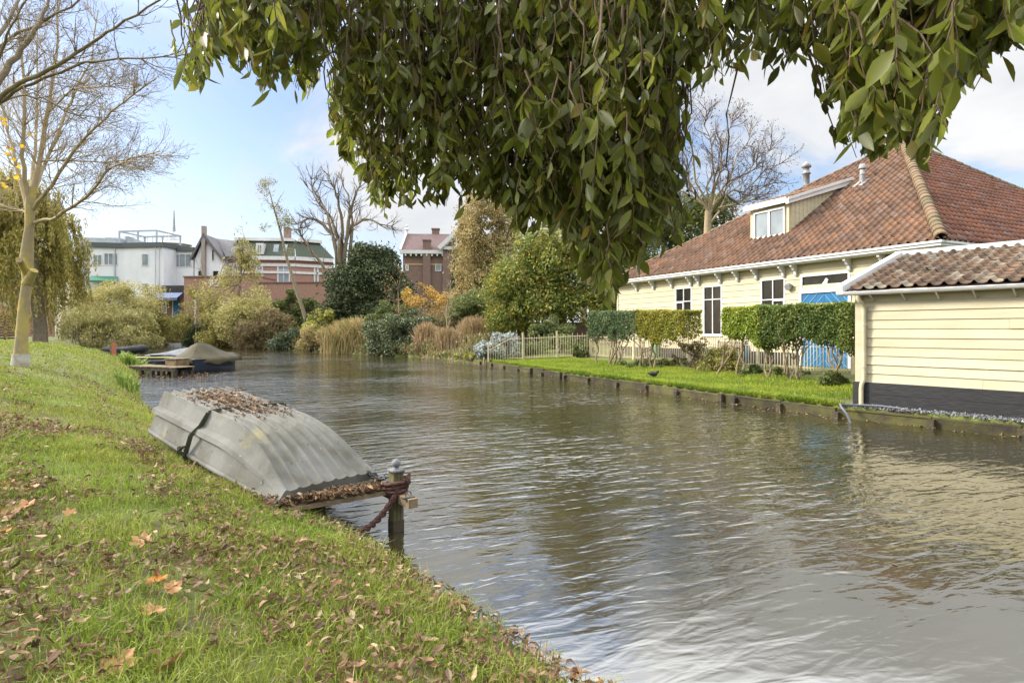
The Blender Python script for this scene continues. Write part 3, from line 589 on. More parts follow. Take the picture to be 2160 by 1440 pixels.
path = [hull(s, -half_r(s), -.005) for s in ss] + [hull(1, t, -.005) for t in (-.3, 0, .3)] + [hull(s, half_r(s), -.005) for s in ss[::-1]] + [hull(0, t, -.005) for t in (.3, 0, -.3)]
path.append(path[0]); MB().tube(path, .028, 8).build('gunwale', M['hull'], dinghy, True)
M['strap'] = mat('dark_green_webbing', (.05, .055, .035), (.09, .09, .06), 8, .9)
S0 = .60; m = MB(); pts = [hull(S0, -half_r(S0) - .02, -.16), hull(S0, -half_r(S0) - .035, .0), hull(S0 - .01, -half_r(S0) - .0, prof_h(S0) * .5)]
pts += [hull(S0 - .02, -.5, prof_h(S0) * .72), hull(S0 - .03, -half_b(S0) - .012, prof_h(S0) + .02)] + [hull(S0 - .03, t, prof_h(S0) + .035) for t in np.linspace(-.36, .42, 8)] + [hull(S0 - .02, half_r(S0) + .03, .1), hull(S0, half_r(S0) + .02, -.2)]
for a, b in zip(pts[:-1], pts[1:]):
    nrm = norm(np.cross(b - a, lx)); m.bar(a, b + (b - a) * .02, .008, .05, norm(np.cross(np.cross(b - a, lx), b - a)) if False else nrm)
st = m.build('strap', M['strap'], dinghy)
m = MB(); k = hull(S0 + .005, -half_r(S0) - .06, .04)
x = np.linspace(0, 20, 60); m.tube(k + np.stack([.035 * np.sin(x * 1.7), .03 * np.cos(x * 1.1), .05 * np.sin(x * .9) + .01], -1), .009, 5)
m.build('knot', M['strap'], st)
# staging
PO = at_z(826, 1112, 0.0); PW = .112
stage = thing('mooring_stage', PO, 'low timber staging of posts, plank and beam carrying the dinghy over the water', 'staging')
BZ = .40; fr = Frame((PO[0], PO[1], 0), wx)
pl0 = hull(-.05, -.55, -.05); pl1 = PO - A(0, 0, 0) + A(0, 0, BZ); plx = norm(pl1 - A(0, 0, 0) - A(pl0[0], pl0[1], pl1[2]))
m = MB(); b = at_z(822, 1035, BZ); a = at_z(668, 1062, BZ); plx = norm(b - a); a = a - plx * .42; sdw = A(-plx[1], plx[0], 0); pl0 = a; PB = b; m.bar(a + sdw * .17 - A(0, 0, .0175), b + sdw * .17 - A(0, 0, .0175), .34, .035); m.build('plank', M['timber'], stage)
m = MB(); m.bar(PO + A(0, 0, BZ - .07) - sdw * .42 + plx * .02, PO + A(0, 0, BZ - .07) + sdw * 2.6, .095, .085)
j1 = m.build('beam', M['timber'], stage)
m = MB(); q = hull(0.0, -.42, -.09); m.bar(A(q[0], q[1], .33) - sdw * .25, hull(.42, -.50, -.10), .09, .07); m.build('beam', M['timber'], stage)
ff = Frame((PO[0], PO[1], 0), plx)
m = MB()
for i in range(3): m.box(ff, -PW / 2 + i * PW / 3 + .003, -PW / 2 + (i + 1) * PW / 3 - .003, -PW / 2 - .10, PW / 2 - .10, -.6, .57)
m.box(ff, -PW / 2 + .004, PW / 2 - .004, -PW / 2 - .095, PW / 2 - .105, -.6, .565)
post = m.build('post', M['posttimber'], stage)
tp = ff.P(0, -.10, .57); m = MB(); m.box(ff, -PW / 2 - .008, PW / 2 + .008, -PW / 2 - .108, PW / 2 - .092, .572, .60)
a = np.linspace(0, math.pi, 10); m.lathe(tp + A(0, 0, .03), [(.03, 0), (.03, .015)] + [(max(.001, .045 * math.sin(t)), .055 - .043 * math.cos(t)) for t in a], 18)
m.build('ball_cap', M['ball'], post, True)
m = MB(); m.box(ff, -PW / 2 - .002, PW / 2 + .002, -PW / 2 - .102, PW / 2 - .098, -.6, .11); m.build('wet_foot', M['wetwood'], post)
q = at_z(662, 1100, .1); f3 = Frame((q[0], q[1], 0), plx); m = MB(); m.box(f3, -.09, .09, -.07, .07, -.5, BZ - .035); m.build('post', M['wetwood'], stage)
e = PO + A(0, 0, BZ - .025) - sdw * .36; m = MB(); t = np.linspace(-.4, 3.6, 12); m.tube([e + A(0, 0, .03) + plx * .028 * math.cos(x) + A(0, 0, .03) * math.sin(x) for x in t], .005, 6); m.box(Frame(e, plx), -.06, .06, -.02, .02, -.004, .006)
m.build('ring_bolt', M['dark'], j1)
# rope and chain
M['rope'] = mat('dark_red_rope', (.06, .028, .022), (.11, .055, .045), 30, .95, bump=.8, bscale=60)
m = MB(); q0 = ff.P(.02, -.19, .47); q1 = at_z(742, 1126, .10); n = 60; tt = np.linspace(0, 1, n)
pts = [q0 + (q1 - q0) * t - A(0, 0, .22) * t * (1 - t) * 2 for t in tt]
for k in range(2):
    o = [(math.cos(t * 30 + k * math.pi), math.sin(t * 30 + k * math.pi)) for t in tt]
    m.tube([p + plx * .016 * x + A(0, 0, .016) * y for p, (x, y) in zip(pts, o)], .020, 7)
for k in range(4):
    t = np.linspace(0, 6.283, 16); c = ff.P(0, -.10, .385 + k * .026); r = .10 + .008 * (k % 2)
    m.tube([c + plx * r * math.cos(x) + sdw * r * math.sin(x) + A(0, 0, .02 * math.sin(x + k)) for x in t], .019, 7)
m.tube([ff.P(.05, -.19, .44), ff.P(.07, -.21, .49), ff.P(.09, -.18, .53), ff.P(.06, -.16, .51)], [.03, .036, .034, .02], 8)
tag(m.build('mooring_rope', M['rope'], None, True), 'thick dark red rope looped round the staging post and hanging to the bank', 'rope')
m = MB(); q0, q1 = hull(.0, .40, .10), ff.P(-.06, -.02, .53)
for i in range(11):
    t = i / 10; c = q0 + (q1 - q0) * t - A(0, 0, .10) * 4 * t * (1 - t) * .5; d = norm(q1 - q0); x = np.linspace(0, 6.283, 10); b = (A(0, 0, 1), sdw)[i % 2]
    m.tube([c + d * .032 * math.cos(y) + b * .017 * math.sin(y) for y in x], .007, 5)
tag(m.build('mooring_chain', M['dark'], None, True), 'dark iron chain from the dinghy bow to the staging post', 'chain')
# dead leaves on the hull and plank
mb = MB(); n = 1000; s = rng.beta(1.7, 1.4, n) * .60 + .36; t = rng.normal(0, .19, n)
ok = (np.abs(t) < .44) & ((np.sin(t * 40 + 1) > -.3) | (rng.uniform(0, 1, n) < .4)) & (rng.uniform(0, 1, n) < np.clip(1.25 - np.abs(t + .05) * 2.0, .1, 1)); s, t = s[ok], t[ok]
P = np.array([hull(a, b, prof_h(a) + .03 + rng.uniform(0, .02)) for a, b in zip(s, t)]); Nn = np.tile(up, (len(P), 1)) + rng.normal(0, .25, P.shape); Nn /= np.linalg.norm(Nn, axis=1)[:, None]
curled(mb, P, Nn, rng.uniform(.04, .085, len(P)), rng.uniform(.018, .03, len(P)), rng)
n = 650; k = rng.uniform(.0, 1, n) ** .8; b2_ = b; P = pl0 + k[:, None] * (PB - pl0)[None] + rng.uniform(.0, .22, n)[:, None] * sdw[None]
P[:, 2] = BZ + .015 + rng.uniform(0, .08, n) * (1 - .6 * k); Nn = A(0, 0, 1) + rng.normal(0, .7, (n, 3)); Nn /= np.linalg.norm(Nn, axis=1)[:, None]
curled(mb, P, Nn, rng.uniform(.05, .10, n), rng.uniform(.02, .035, n), rng)
tag(mb.build('leaf_debris', M['litter']), 'dry brown leaves heaped on the dinghy hull and staging plank', 'fallen leaves', kind='stuff')

# big lobed leaves lying on the grass
M['maple'] = mat('tan_maple_leaf', (.46, .25, .11), (.36, .18, .07), 14, .6, trans=.2)
M['maple2'] = mat('brown_maple_leaf', (.30, .15, .07), (.22, .10, .05), 14, .7, trans=.15)
M['maple3'] = mat('orange_maple_leaf', (.55, .24, .04), (.42, .17, .04), 14, .6, trans=.25)
M['maple4'] = mat('grey_brown_leaf', (.20, .15, .125), (.15, .11, .09), 14, .6)
def maple(px, py, size, mk, label, rot=None, tilt=.35, name='maple_leaf'):
    z = .5
    for _ in range(12): p = at_z(px, py, z); z = float(height(p[0], p[1])) + .05
    p[2] = z; rot = rng.uniform(0, 6.28) if rot is None else rot
    ang = np.linspace(-math.pi, math.pi, 41)[:-1]; r = np.full(40, .35)
    for c, wd, am in ((0, .46, 1.0), (1.0, .42, .95), (-1.0, .42, .95), (2.0, .40, .75), (-2.0, .40, .75)): r = np.maximum(r, am * np.exp(-((ang - c) / wd) ** 2))
    r = .48 + .5 * r; r *= 1 + .07 * np.sin(ang * 17); r *= np.where(np.abs(ang) > 2.9, .35, 1)
    nx = norm(A(rng.normal(0, tilt), rng.normal(-.25, tilt), 1)); tx = norm(np.cross(nx, A(math.sin(rot), math.cos(rot), 0))); ty = np.cross(nx, tx)
    def P(a, rr): return p + (tx * math.cos(a) + ty * math.sin(a)) * rr * size / 2 + nx * size * (.16 * rr * rr + .05 * math.sin(a * 5) * rr + .06 * math.sin(a * 2 + rot) * rr)
    m = MB(); G = np.array([[P(a, q * k) for a, q in zip(ang, r)] for k in (.02, .45, .75, 1)]); m.grid(G, True)
    m.tube([P(math.pi, .02), P(math.pi, .5) + nx * .004, P(math.pi, .95) + nx * .012], .0022, 4)
    tag(m.build(name, M[mk], None, True), label, 'leaf', 'large fallen leaves on the bank')
maple(300, 1141, .145, 'maple', 'single flat tan lobed leaf on bare grass below the middle of the dinghy', .3, .15)
maple(330, 1225, .12, 'maple3', 'orange leaf half buried in grass beside a pale tan one', 1.2)
maple(362, 1240, .11, 'maple', 'pale tan leaf tucked against the half buried orange leaf', 2.2)
maple(315, 1290, .14, 'maple', 'creased pale tan leaf at the bank, straight below the half buried orange leaf', 2.9)
maple(252, 1398, .15, 'maple', 'curled buff leaf at the bottom edge of the bank', 4.0)
maple(362, 1398, .13, 'maple2', 'rusty brown leaf at the bottom edge beside the curled buff leaf', 5.0)
maple(958, 1275, .12, 'maple2', 'upright russet leaf at the brink of the bank over the water', .2, .1)
maple(706, 1232, .10, 'maple2', 'reddish brown leaf folded flat on the slope between dinghy post and camera', 3.0)
maple(1232, 1402, .13, 'maple4', 'grey brown leaf standing over the water at the lowest bank corner', 1.0, .5)
maple(1215, 1425, .10, 'maple2', 'small brown leaf under the grey brown leaf at the lowest bank corner', 2.0)
maple(50, 1070, .16, 'maple', 'big tan leaf in the leaf drift at the far edge of the bank', 1.0)
maple(18, 1085, .15, 'maple2', 'brown leaf at the frame edge in the leaf drift', 2.5)
maple(62, 1030, .15, 'maple', 'pale leaf at the upper end of the leaf drift', 3.9)
maple(15, 1024, .13, 'maple3', 'bright orange leaf at the frame edge above the leaf drift', .9)
maple(10, 1120, .12, 'maple3', 'orange leaf at the frame edge below the leaf drift', 4.4)
maple(435, 1072, .08, 'maple2', 'small brown leaf in the grass just below the dinghy rim', 1.4)
maple(128, 918, .13, 'maple', 'pinkish tan leaf alone on the far left grass', 2.6)
maple(172, 925, .11, 'maple', 'pale curled leaf right of the pinkish tan leaf on far grass', .6)
maple(148, 1082, .10, 'maple', 'small crumpled buff leaf right of the leaf drift', .6)

# ------------------------------------------------------------------ fences
M['fence'] = mat('cream_fence_paint', (.62, .54, .36), (.50, .42, .27), 4, .6)
def gz(p): return float(height(p[0], p[1]))
def rail_fence(p, q, label, h=1.1, posts=2.6, bar=.11, spike=True, mesh=False, name='metal_fence'):
    p, q = A(p[0], p[1], 0), A(q[0], q[1], 0); d = norm(q - p); L = np.linalg.norm(q - p); b = gz(p); f = Frame(p, d)
    t = thing(name, (p[0], p[1], b), label, 'fence'); g = lambda u: float(height(*(f.P(u, 0, 0)[:2])))
    m = MB()
    for i, u in enumerate(np.arange(bar, L, bar)):
        z = g(u); m.box(f, u - .011, u + .011, -.011, .011, z + .05, z + h * (1.0 if i % 2 == 0 or not spike else .93))
    m.build('bars', M['fence'], t); n = max(2, int(L / 1.0)); us = np.linspace(0, L, n + 1)
    for w in ((.12, .70 * h, .90 * h) if mesh else (.12, .88 * h)):
        m = MB(); m.tube([f.P(a, .022, g(a) + w) for a in us], .014, 4); m.build('rail', M['fence'], t)
    for u in np.linspace(0, L, max(2, int(round(L / posts)) + 1)): m = MB(); m.box(f, u - .045, u + .045, -.045, .045, g(u) - .1, g(u) + h * 1.12); m.box(f, u - .055, u + .055, -.055, .055, g(u) + h * 1.12 + .002, g(u) + h * 1.12 + .03); m.build('post', M['fence'], t)
f0, f1, f2 = at_z(1030, 755, .45), at_z(1246, 752.5, .50), at_z(1800, 791, .50)
rail_fence(f0, f1, 'cream metal spiked fence across the end of the lawn by the silver bush', 1.35, 1.75, .135)
rail_fence(f1, f2, 'long cream metal fence running between the hedges and the farmhouse', 1.25, 3.6, .125, mesh=True)
# chestnut paling down to the reeds
M['paling'] = mat('grey_chestnut_paling', (.24, .17, .11), (.33, .25, .17), 8, .9, isl=.25)
pp, pq = at_z(893, 752, .35), at_z(1022, 757, .4); d = pq - pp; L = np.linalg.norm(d); f = Frame((pp[0], pp[1], 0), d); t = thing('paling_fence', pp, 'rustic split paling fence between tawny reeds and cream fence', 'fence'); m = MB()
for u in np.arange(0, L, .13):
    z = gz(f.P(u, 0, 0)); h = rng.uniform(.85, 1.15); tl = rng.normal(0, .03); m.bar(f.P(u, 0, z - .1), f.P(u + tl, rng.normal(0, .03), z + h), .05, .03, (1, 0, 0))
m.build('pales', M['paling'], t); m = MB()
for w in (.3, .8): m.tube([f.P(u, .03, gz(f.P(u, 0, 0)) + w) for u in np.linspace(0, L, 8)], .008, 4)
m.build('wire', M['dark'], t)
for u in (.4, L * .5, L - .1): m = MB(); m.tube([f.P(u, .05, gz(f.P(u, 0, 0)) - .2), f.P(u, .05, gz(f.P(u, 0, 0)) + 1.3)], [.06, .05], 7); m.build('post', M['paling'], t)
# bench, bin, urn
bo = at_y(1515, 760, 26.3); bz = gz(bo); bf = Frame((bo[0] - .1, bo[1], 0), HF.u); t = thing('garden_bench', (bo[0], bo[1], bz), 'slatted wooden garden bench with curly iron ends against the farmhouse', 'bench')
m = MB()
for i in range(5): m.box(bf, .0, 1.5, -.42 + i * .09, -.35 + i * .09, bz + .43, bz + .46)
m.build('seat', M['timber'], t); m = MB()
for i in range(6): m.bar(bf.P(0, .06 + i * .02, bz + .52 + i * .075), bf.P(1.5, .06 + i * .02, bz + .52 + i * .075), .02, .06, (0, 0, 1))
m.build('backrest', M['timber'], t)
for u in (0, 1.5):
    m = MB(); P = lambda v, w: bf.P(u, v, bz + w)
    m.tube([P(-.45, 0), P(-.43, .25), P(-.40, .44), P(-.45, .58), P(-.40, .68), P(-.2, .67), P(.02, .66)], .022, 6); m.tube([P(.10, 0), P(.04, .3), P(.05, .5), P(.18, 1.0)], .022, 6)
    x = np.linspace(0, 6.283, 14); m.tube([P(-.2 + .11 * math.cos(a), .53 + .09 * math.sin(a)) for a in x], .014, 5); m.tube([P(-.42, .2), P(-.2, .3), P(.04, .28)], .016, 5); m.build('end_frame', M['dark'], t)
M['bin'] = mat('green_plastic', (.10, .22, .11), None, 3, .5); q = at_z(1388, 757, .45); fb = Frame((q[0], q[1], 0), HF.u); z = gz(q); t = thing('wheelie_bin', (q[0], q[1], z), 'pale green wheelie bin behind the yellowish hedge', 'bin')
m = MB(); c = lambda k, w: [fb.P(a * k, b * k, z + w) for a, b in ((-.3, -.3), (.3, -.3), (.3, .3), (-.3, .3))]; a_, b_ = c(.8, .06), c(1, 1.0); m.add(a_ + b_, [(0, 3, 2, 1), (4, 5, 6, 7), (0, 1, 5, 4), (1, 2, 6, 5), (2, 3, 7, 6), (3, 0, 4, 7)]); m.build('body', M['bin'], t)
m = MB(); m.box(fb, -.33, .33, -.34, .33, z + 1.003, z + 1.07); m.build('lid', M['bin'], t)
for u in (-.24, .24): m = MB(); x = np.linspace(0, 6.283, 15)[:-1]; m.add([fb.P(u - .03, .24 + .1 * math.cos(k), z + .1 + .1 * math.sin(k)) for k in x] + [fb.P(u + .03, .24 + .1 * math.cos(k), z + .1 + .1 * math.sin(k)) for k in x], [list(range(14))]); m.tube([fb.P(u - .03, .24, z + .1), fb.P(u + .03, .24, z + .1)], .1, 12); m.build('wheel', M['dark'], t)
M['urn'] = mat('blue_glazed_pot', (.05, .12, .22), (.16, .22, .28), 10, .25); q = at_z(1567, 772, .45); z = gz(q)
tag(MB().lathe(A(q[0], q[1], z), [(.16, 0), (.28, .2), (.32, .5), (.28, .75), (.22, .82), (.26, .9), (.20, .9), (.18, .8)], 20).build('garden_pot', M['urn'], None, True), 'tall blue glazed garden pot at the right end of the bench', 'pot')
# bird on the lawn
M['bird'] = mat('black_feathers', (.015, .015, .018), (.03, .028, .026), 20, .6); M['beak'] = mat('pale_beak', (.6, .5, .4), None, 3, .4)
q = at_z(1378, 793, .37); z = gz(q); mb = MB(); n = 14
xs = np.linspace(-1, 1, 15); body = np.array([[q + A(x * .15, math.cos(a) * .085 * math.sqrt(max(0, 1 - x * x)) ** .8, .14 + .02 * x * 0 + z - q[2] + math.sin(a) * .085 * math.sqrt(max(0, 1 - x * x)) + .03 * (-x) * (x < 0) * 1.0) for a in np.linspace(0, 6.283, n + 1)[:-1]] for x in xs]); mb.grid(body, True)
mb.tube([q + A(.10, 0, z - q[2] + .17), q + A(.15, 0, z - q[2] + .22), q + A(.17, 0, z - q[2] + .225), q + A(.205, 0, z - q[2] + .215)], [.055, .045, .045, .015], 10)
mb.tube([q + A(-.13, 0, z - q[2] + .15), q + A(-.21, 0, z - q[2] + .19)], [.045, .01], 8)
for s in (-.03, .03): mb.tube([q + A(0, s, z - q[2] + .08), q + A(.01, s, z - q[2] + .03), q + A(-.005, s, z - q[2] + .0), q + A(.05, s, z - q[2] + .0)], .008, 5)
b = mb.build('bird', M['bird'], None, True); tag(b, 'small black water bird standing on the bright lawn', 'bird'); m = MB(); m.tube([q + A(.195, 0, z - q[2] + .218), q + A(.235, 0, z - q[2] + .208)], [.014, .003], 6); m.build('beak', M['beak'], b)

# ------------------------------------------------------------------ jetties, boats, red post
M['tarp'] = mat('faded_olive_tarpaulin', (.04, .036, .019), (.075, .060, .027), 1.2, .7, bump=.4, bscale=6); M['tarpg'] = mat('grey_tarpaulin', (.17, .175, .185), (.10, .105, .115), 1.5, .55, bump=.5, bscale=5)
M['navy'] = mat('navy_hull', (.012, .022, .04), (.02, .03, .05), 3, .35); M['blk'] = mat('black_rubber', (.02, .02, .022), (.05, .05, .055), 3, .5)
M['greendeck'] = mat('mossy_deck', (.20, .22, .07), (.28, .27, .12), 3, .8)
def boat(c, ang, L, B, H, key, name, label, parts=True):
    f = Frame((c[0], c[1], 0), (math.cos(ang), math.sin(ang))); t = thing(name, (c[0], c[1], -.15), label, 'boat')
    us = np.linspace(0, 1, 16); hb = lambda u: B / 2 * (1 - max(0, (u - .45) / .55) ** 2.2) + .02
    sheer = lambda u: H * (1 + .25 * max(0, u - .4) ** 2)
    rows = [[f.P((u - .5) * L, sg * hb(u) * k, -.2 + (sheer(u) + .2) * w) for sg, k, w in ((-1, 1, 1), (-1, .95, .5), (-1, .78, .2), (-1, .3, 0), (1, .3, 0), (1, .78, .2), (1, .95, .5), (1, 1, 1))] for u in us]
    m = MB(); m.grid(np.array(rows)); m.poly(rows[0]); o = m.build('hull', M[key], t); 
    m = MB(); m.tube([f.P((u - .5) * L, -hb(u), sheer(u)) for u in us] + [f.P((u - .5) * L, hb(u), sheer(u)) for u in us[::-1]] + [f.P(-.5 * L, -hb(0), H)], .035, 6); m.build('rubbing_strake', M['dark'], t, True)
    m = MB(); m.poly([f.P((u - .5) * L, -hb(u) + .02, sheer(u) * .75) for u in us] + [f.P((u - .5) * L, hb(u) - .02, sheer(u) * .75) for u in us[::-1]]); m.build('deck', M['dark'], t)
    return f, t, hb, sheer
def cover(f, t, L, B, H, hb, sheer, peak, key, drop, pu=.42, name='tarpaulin'):
    ks = [(1.10, -drop), (1.12, -drop * .45), (1.08, .0), (1.0, .09), (.8, .20), (.55, .45), (.28, .82), (.06, 1.0), (.0, 1.0)]; n = 56; rows = []
    out = []
    for a in np.linspace(0, 2 * math.pi, n + 1)[:-1]:
        u = .5 - .54 * math.cos(a); s = math.sin(a); out.append(((u - .5) * L, hb(min(max(u, 0), 1)) * np.sign(s) * abs(s) ** .45 * 1.02, sheer(min(max(u, 0), 1))))
    for k, w in ks:
        r = []
        for i, (x, y, sh) in enumerate(out):
            fold = .035 * math.sin(i * 2.3) + .02 * math.sin(i * 5.1); kk = k + (fold if w <= 0 else fold * .25)
            z = sh + w * peak if w > 0 else sh + w + .06 * math.sin(i * 1.1) * (w < -.1)
            x0 = (pu - .5) * L
            r.append(f.P(x0 + (x - x0) * kk, y * kk, z))
        rows.append(r)
    m = MB(); m.grid(np.array(rows), True); return m.build(name, M[key], t, True)
c = at_z(430, 772, .0); c = A(-15.0, 29.6, 0)
B1 = boat(c, R(72), 3.4, 1.75, .62, 'navy', 'covered_boat', 'dark blue boat under a faded olive tarpaulin at the end of the jetty'); cover(*B1[:2], 3.4, 1.75, .62, B1[2], B1[3], .75, 'tarp', .22, .30)
c = A(-19.3, 36.0, 0)
B2 = boat(c, R(20), 4.0, 1.7, .55, 'blk', 'covered_boat', 'black boat under a crumpled silver grey tarpaulin behind the olive covered boat'); cover(*B2[:2], 4.0, 1.7, .55, B2[2], B2[3], .42, 'tarpg', .06, .5)
c = A(-18.9, 31.0, 0)
B3 = boat(c, R(12), 2.6, 1.2, .38, 'blk', 'rowing_boat', 'low black open boat tied behind the plank jetty')
# inflatable
c = A(-34.5, 53.5, 0); f = Frame((c[0], c[1], 0), (1, -.25)); t = thing('inflatable_boat', (c[0], c[1], -.1), 'black inflatable boat with rounded tube ends beneath the overhanging pale bush', 'boat')
m = MB(); pts = [f.P(-1.8, -.65, .32), f.P(.8, -.65, .32), f.P(1.5, -.5, .38), f.P(1.8, 0, .45), f.P(1.5, .5, .38), f.P(.8, .65, .32), f.P(-1.8, .65, .32)]; m.tube(pts, [.2, .3, .31, .32, .31, .3, .2], 14); m.build('tube', M['blk'], t, True)
m = MB(); m.box(f, -1.5, 1.4, -.5, .5, .02, .08); m.build('floor', M['dark'], t); m = MB(); m.box(f, -1.55, -1.5, -.5, .5, .085, .55); m.build('transom', M['grey'], t)
for i, (px, y, lab) in enumerate(((112, 56, 'white boat hull glimpsed beneath the willow, farther from the red post'), (134, 55, 'white boat hull glimpsed beneath the willow, nearer to the red post'))):
    q = at_z(px, 727, 0); q = A((px - CX) / F * y, y, 0); boat(q, R(200 + 25 * i), 2.8, 1.3, .5 + .0 * i, 'white', 'moored_boat', lab)
# jetties
def jetty(p, q, w, z, key, name, label, step=.14):
    p, q = A(p[0], p[1], 0), A(q[0], q[1], 0); f = Frame(p, q - p); L = np.linalg.norm(q - p); t = thing(name, (p[0], p[1], -.3), label, 'jetty'); m = MB()
    for u in np.arange(0, L, step): m.box(f, u, u + step - .015, 0, w, z - .04 + rng.normal(0, .004), z)
    m.build('decking', M[key], t); m = MB()
    for v in (.02, w - .10): m.box(f, .05, L - .02, v, v + .08, z - .18, z - .045)
    m.build('bearer', M['wetwood'], t)
    for u in np.linspace(.9, L - .12, 4):
        for v in (.0, w - .12): m = MB(); m.box(f, u - .07, u + .07, v - .02, v + .12, -.7, z - .183); m.build('leg', M['wetwood'], t)
    return f, t
ja, jb = at_z(268, 771, .42), at_z(374, 774, .42)
jf, jt = jetty(ja, (jb[0], jb[1] - .2), .95, .42, 'timber', 'plank_jetty', 'short grey plank jetty on dark legs reaching to the olive covered boat')
q = at_z(345, 771, .42); bx = Frame((q[0], q[1], 0), jf.u); t = thing('deck_box', (q[0], q[1], .425), 'square wooden box standing on the end of the plank jetty', 'box'); m = MB(); m.box(bx, 0, .66, .08, .75, .425, .70); m.build('body', M['timber'], t); m = MB(); m.box(bx, -.03, .69, .05, .78, .703, .735); m.build('lid', M['timber'], t)
jetty((-22.3, 33.9), (-18.8, 33.5), 1.1, .46, 'greendeck', 'mossy_jetty', 'mossy green topped jetty behind the low black boat')
q = A((238 - CX) / F * 31.5, 31.5, 0); z = gz(q); M['red'] = mat('faded_red_paint', (.42, .14, .07), (.33, .12, .07), 6, .7); fr = Frame((q[0], q[1], 0), (1, .2))
t = thing('bollard_post', (q[0], q[1], z), 'short faded red wooden post with grey cap board at the lawn edge', 'post'); m = MB(); m.box(fr, -.02, .14, -.08, .08, z - .1, z + .70); m.build('post', M['red'], t); m = MB(); m.box(fr, -.12, -.022, -.06, .06, z - .1, z + .82); m.build('backing_board', M['timber'], t)
# ------------------------------------------------------------------ plants
def leafmat(name, c1, c2, c3=None, hue=.25, isl=.35, sc=.8, trans=.3, rough=.6): return mat(name, c1, c2, sc, rough, isl=isl, hue=hue, c3=c3 or c2, trans=trans, detail=3, ramp=(.4, .6))
def cards(mb, P, L, Wd, rng, out=None, hang=None, bias=.5):
    """leaf-shaped quads at P; out = outward directions; hang = direction the leaf points along"""
    n = len(P); N_ = rng.normal(0, 1, (n, 3))
    if out is not None: N_ = N_ * (1 - bias) + out * bias * 1.5
    N_ /= np.linalg.norm(N_, axis=1)[:, None] + 1e-9
    t = rng.normal(0, 1, (n, 3)) if hang is None else hang + rng.normal(0, .35, (n, 3))
    t -= N_ * (t * N_).sum(1)[:, None]; t /= np.linalg.norm(t, axis=1)[:, None] + 1e-9; s_ = np.cross(N_, t)
    L = np.broadcast_to(L, (n,))[:, None]; Wd = np.broadcast_to(Wd, (n,))[:, None]
    mb.quads(np.stack([P - t * L / 2, P + s_ * Wd / 2 - t * L * .08, P + t * L / 2 + N_ * L * .08, P - s_ * Wd / 2 - t * L * .08], 1))
def fbm(P, f, seed=0):
    v = 0
    for k, a in ((1, .5), (2.1, .3), (4.3, .2)):
        x, y, z = (P * f * k).T; v = v + a * np.sin(x + 1.7 * np.sin(y * 1.1 + seed) + seed) * np.sin(y * 1.3 + 1.3 * np.sin(z + seed * 2)) * np.sin(z * .9 + x * .4 + seed * 3 + 1.1)
    return v
def blobs(rng, n, bl, gap=-.12, freq=1.6, shell=.55, seed=0):
    """points through a union of ellipsoids [(centre, radii)], denser at the surface, with lumps and gaps"""
    w = np.array([np.prod(r) ** .667 for _, r in bl]); k = rng.choice(len(bl), n * 2, p=w / w.sum())
    c = np.array([b[0] for b in bl])[k]; r = np.array([b[1] for b in bl], float)[k]
    d = rng.normal(0, 1, (n * 2, 3)); d /= np.linalg.norm(d, axis=1)[:, None]; q = (shell + (1 - shell) * rng.uniform(0, 1, n * 2) ** .6)
    q = np.where(rng.uniform(0, 1, n * 2) < .10, q * rng.uniform(1, 1.35, n * 2), q); lump = 1 + .42 * fbm(c + d * r, freq * 1.2, seed + 5)
    P = c + d * r * (q * lump)[:, None]; ok = fbm(P, freq, seed) > gap
    ok[0] = True; return P[ok][:n], d[ok][:n]
def limb(mb, pts, r0, r1, n=6): mb.tube(pts, np.linspace(r0, r1, len(pts)), n)
def curve(p, q, rng, k=5, wob=.08, sag=0.0):
    p, q = A(*p), A(*q); L = np.linalg.norm(q - p); t = np.linspace(0, 1, k)[:, None]
    o = p + (q - p) * t + rng.normal(0, wob * L / k, (k, 3)) * (t > 0) * (t < 1); o[:, 2] -= (sag * L * t * (1 - t))[:, 0]; return o
def branch(mb, p, d, L, r, lev, rng, tips, spread=.6, up_=.15, kids=(5, 5, 4), sides=(7, 5, 4, 3), shrink=.55, mb2=None, curl=.16, bare=.25):
    k = 6 if lev < 2 else 4; pts = [A(*p)]; d = norm(d); ds = [d]
    for i in range(k):
        d = norm(d + rng.normal(0, curl, 3) + A(0, 0, up_ * .35)); pts.append(pts[-1] + d * L / k); ds.append(d)
    tgt = mb if (lev < 2 or mb2 is None) else mb2
    tgt.tube(pts, np.linspace(r, max(r * .35, .0035), len(pts)), sides[min(lev, len(sides) - 1)], False)
    if lev >= len(kids): tips.append((pts[-1], d)); tips.append((pts[2], d)); return
    for j in range(kids[lev]):
        t = bare + (1 - bare) * (j + rng.uniform(.2, .9)) / kids[lev]; i = min(int(t * k), k - 1); q = pts[i] + (pts[i + 1] - pts[i]) * (t * k - i)
        a = rng.normal(0, 1, 3); a -= ds[i] * np.dot(a, ds[i]); a = norm(a); nd = norm(ds[i] + a * spread * rng.uniform(.6, 1.4))
        branch(mb, q, nd, L * shrink * rng.uniform(.7, 1.2) * (1.15 - .5 * t), r * (1 - .6 * t) * .55, lev + 1, rng, tips, spread, up_, kids, sides, shrink, mb2, curl, .15)
def px_at(px, py, y): return at_y(px, py, y)
def hang_at(px, y):                                      # ground point under photo column px at distance y
    x = (px - CX) / F * y; return A(x, y, float(height(x, y)))

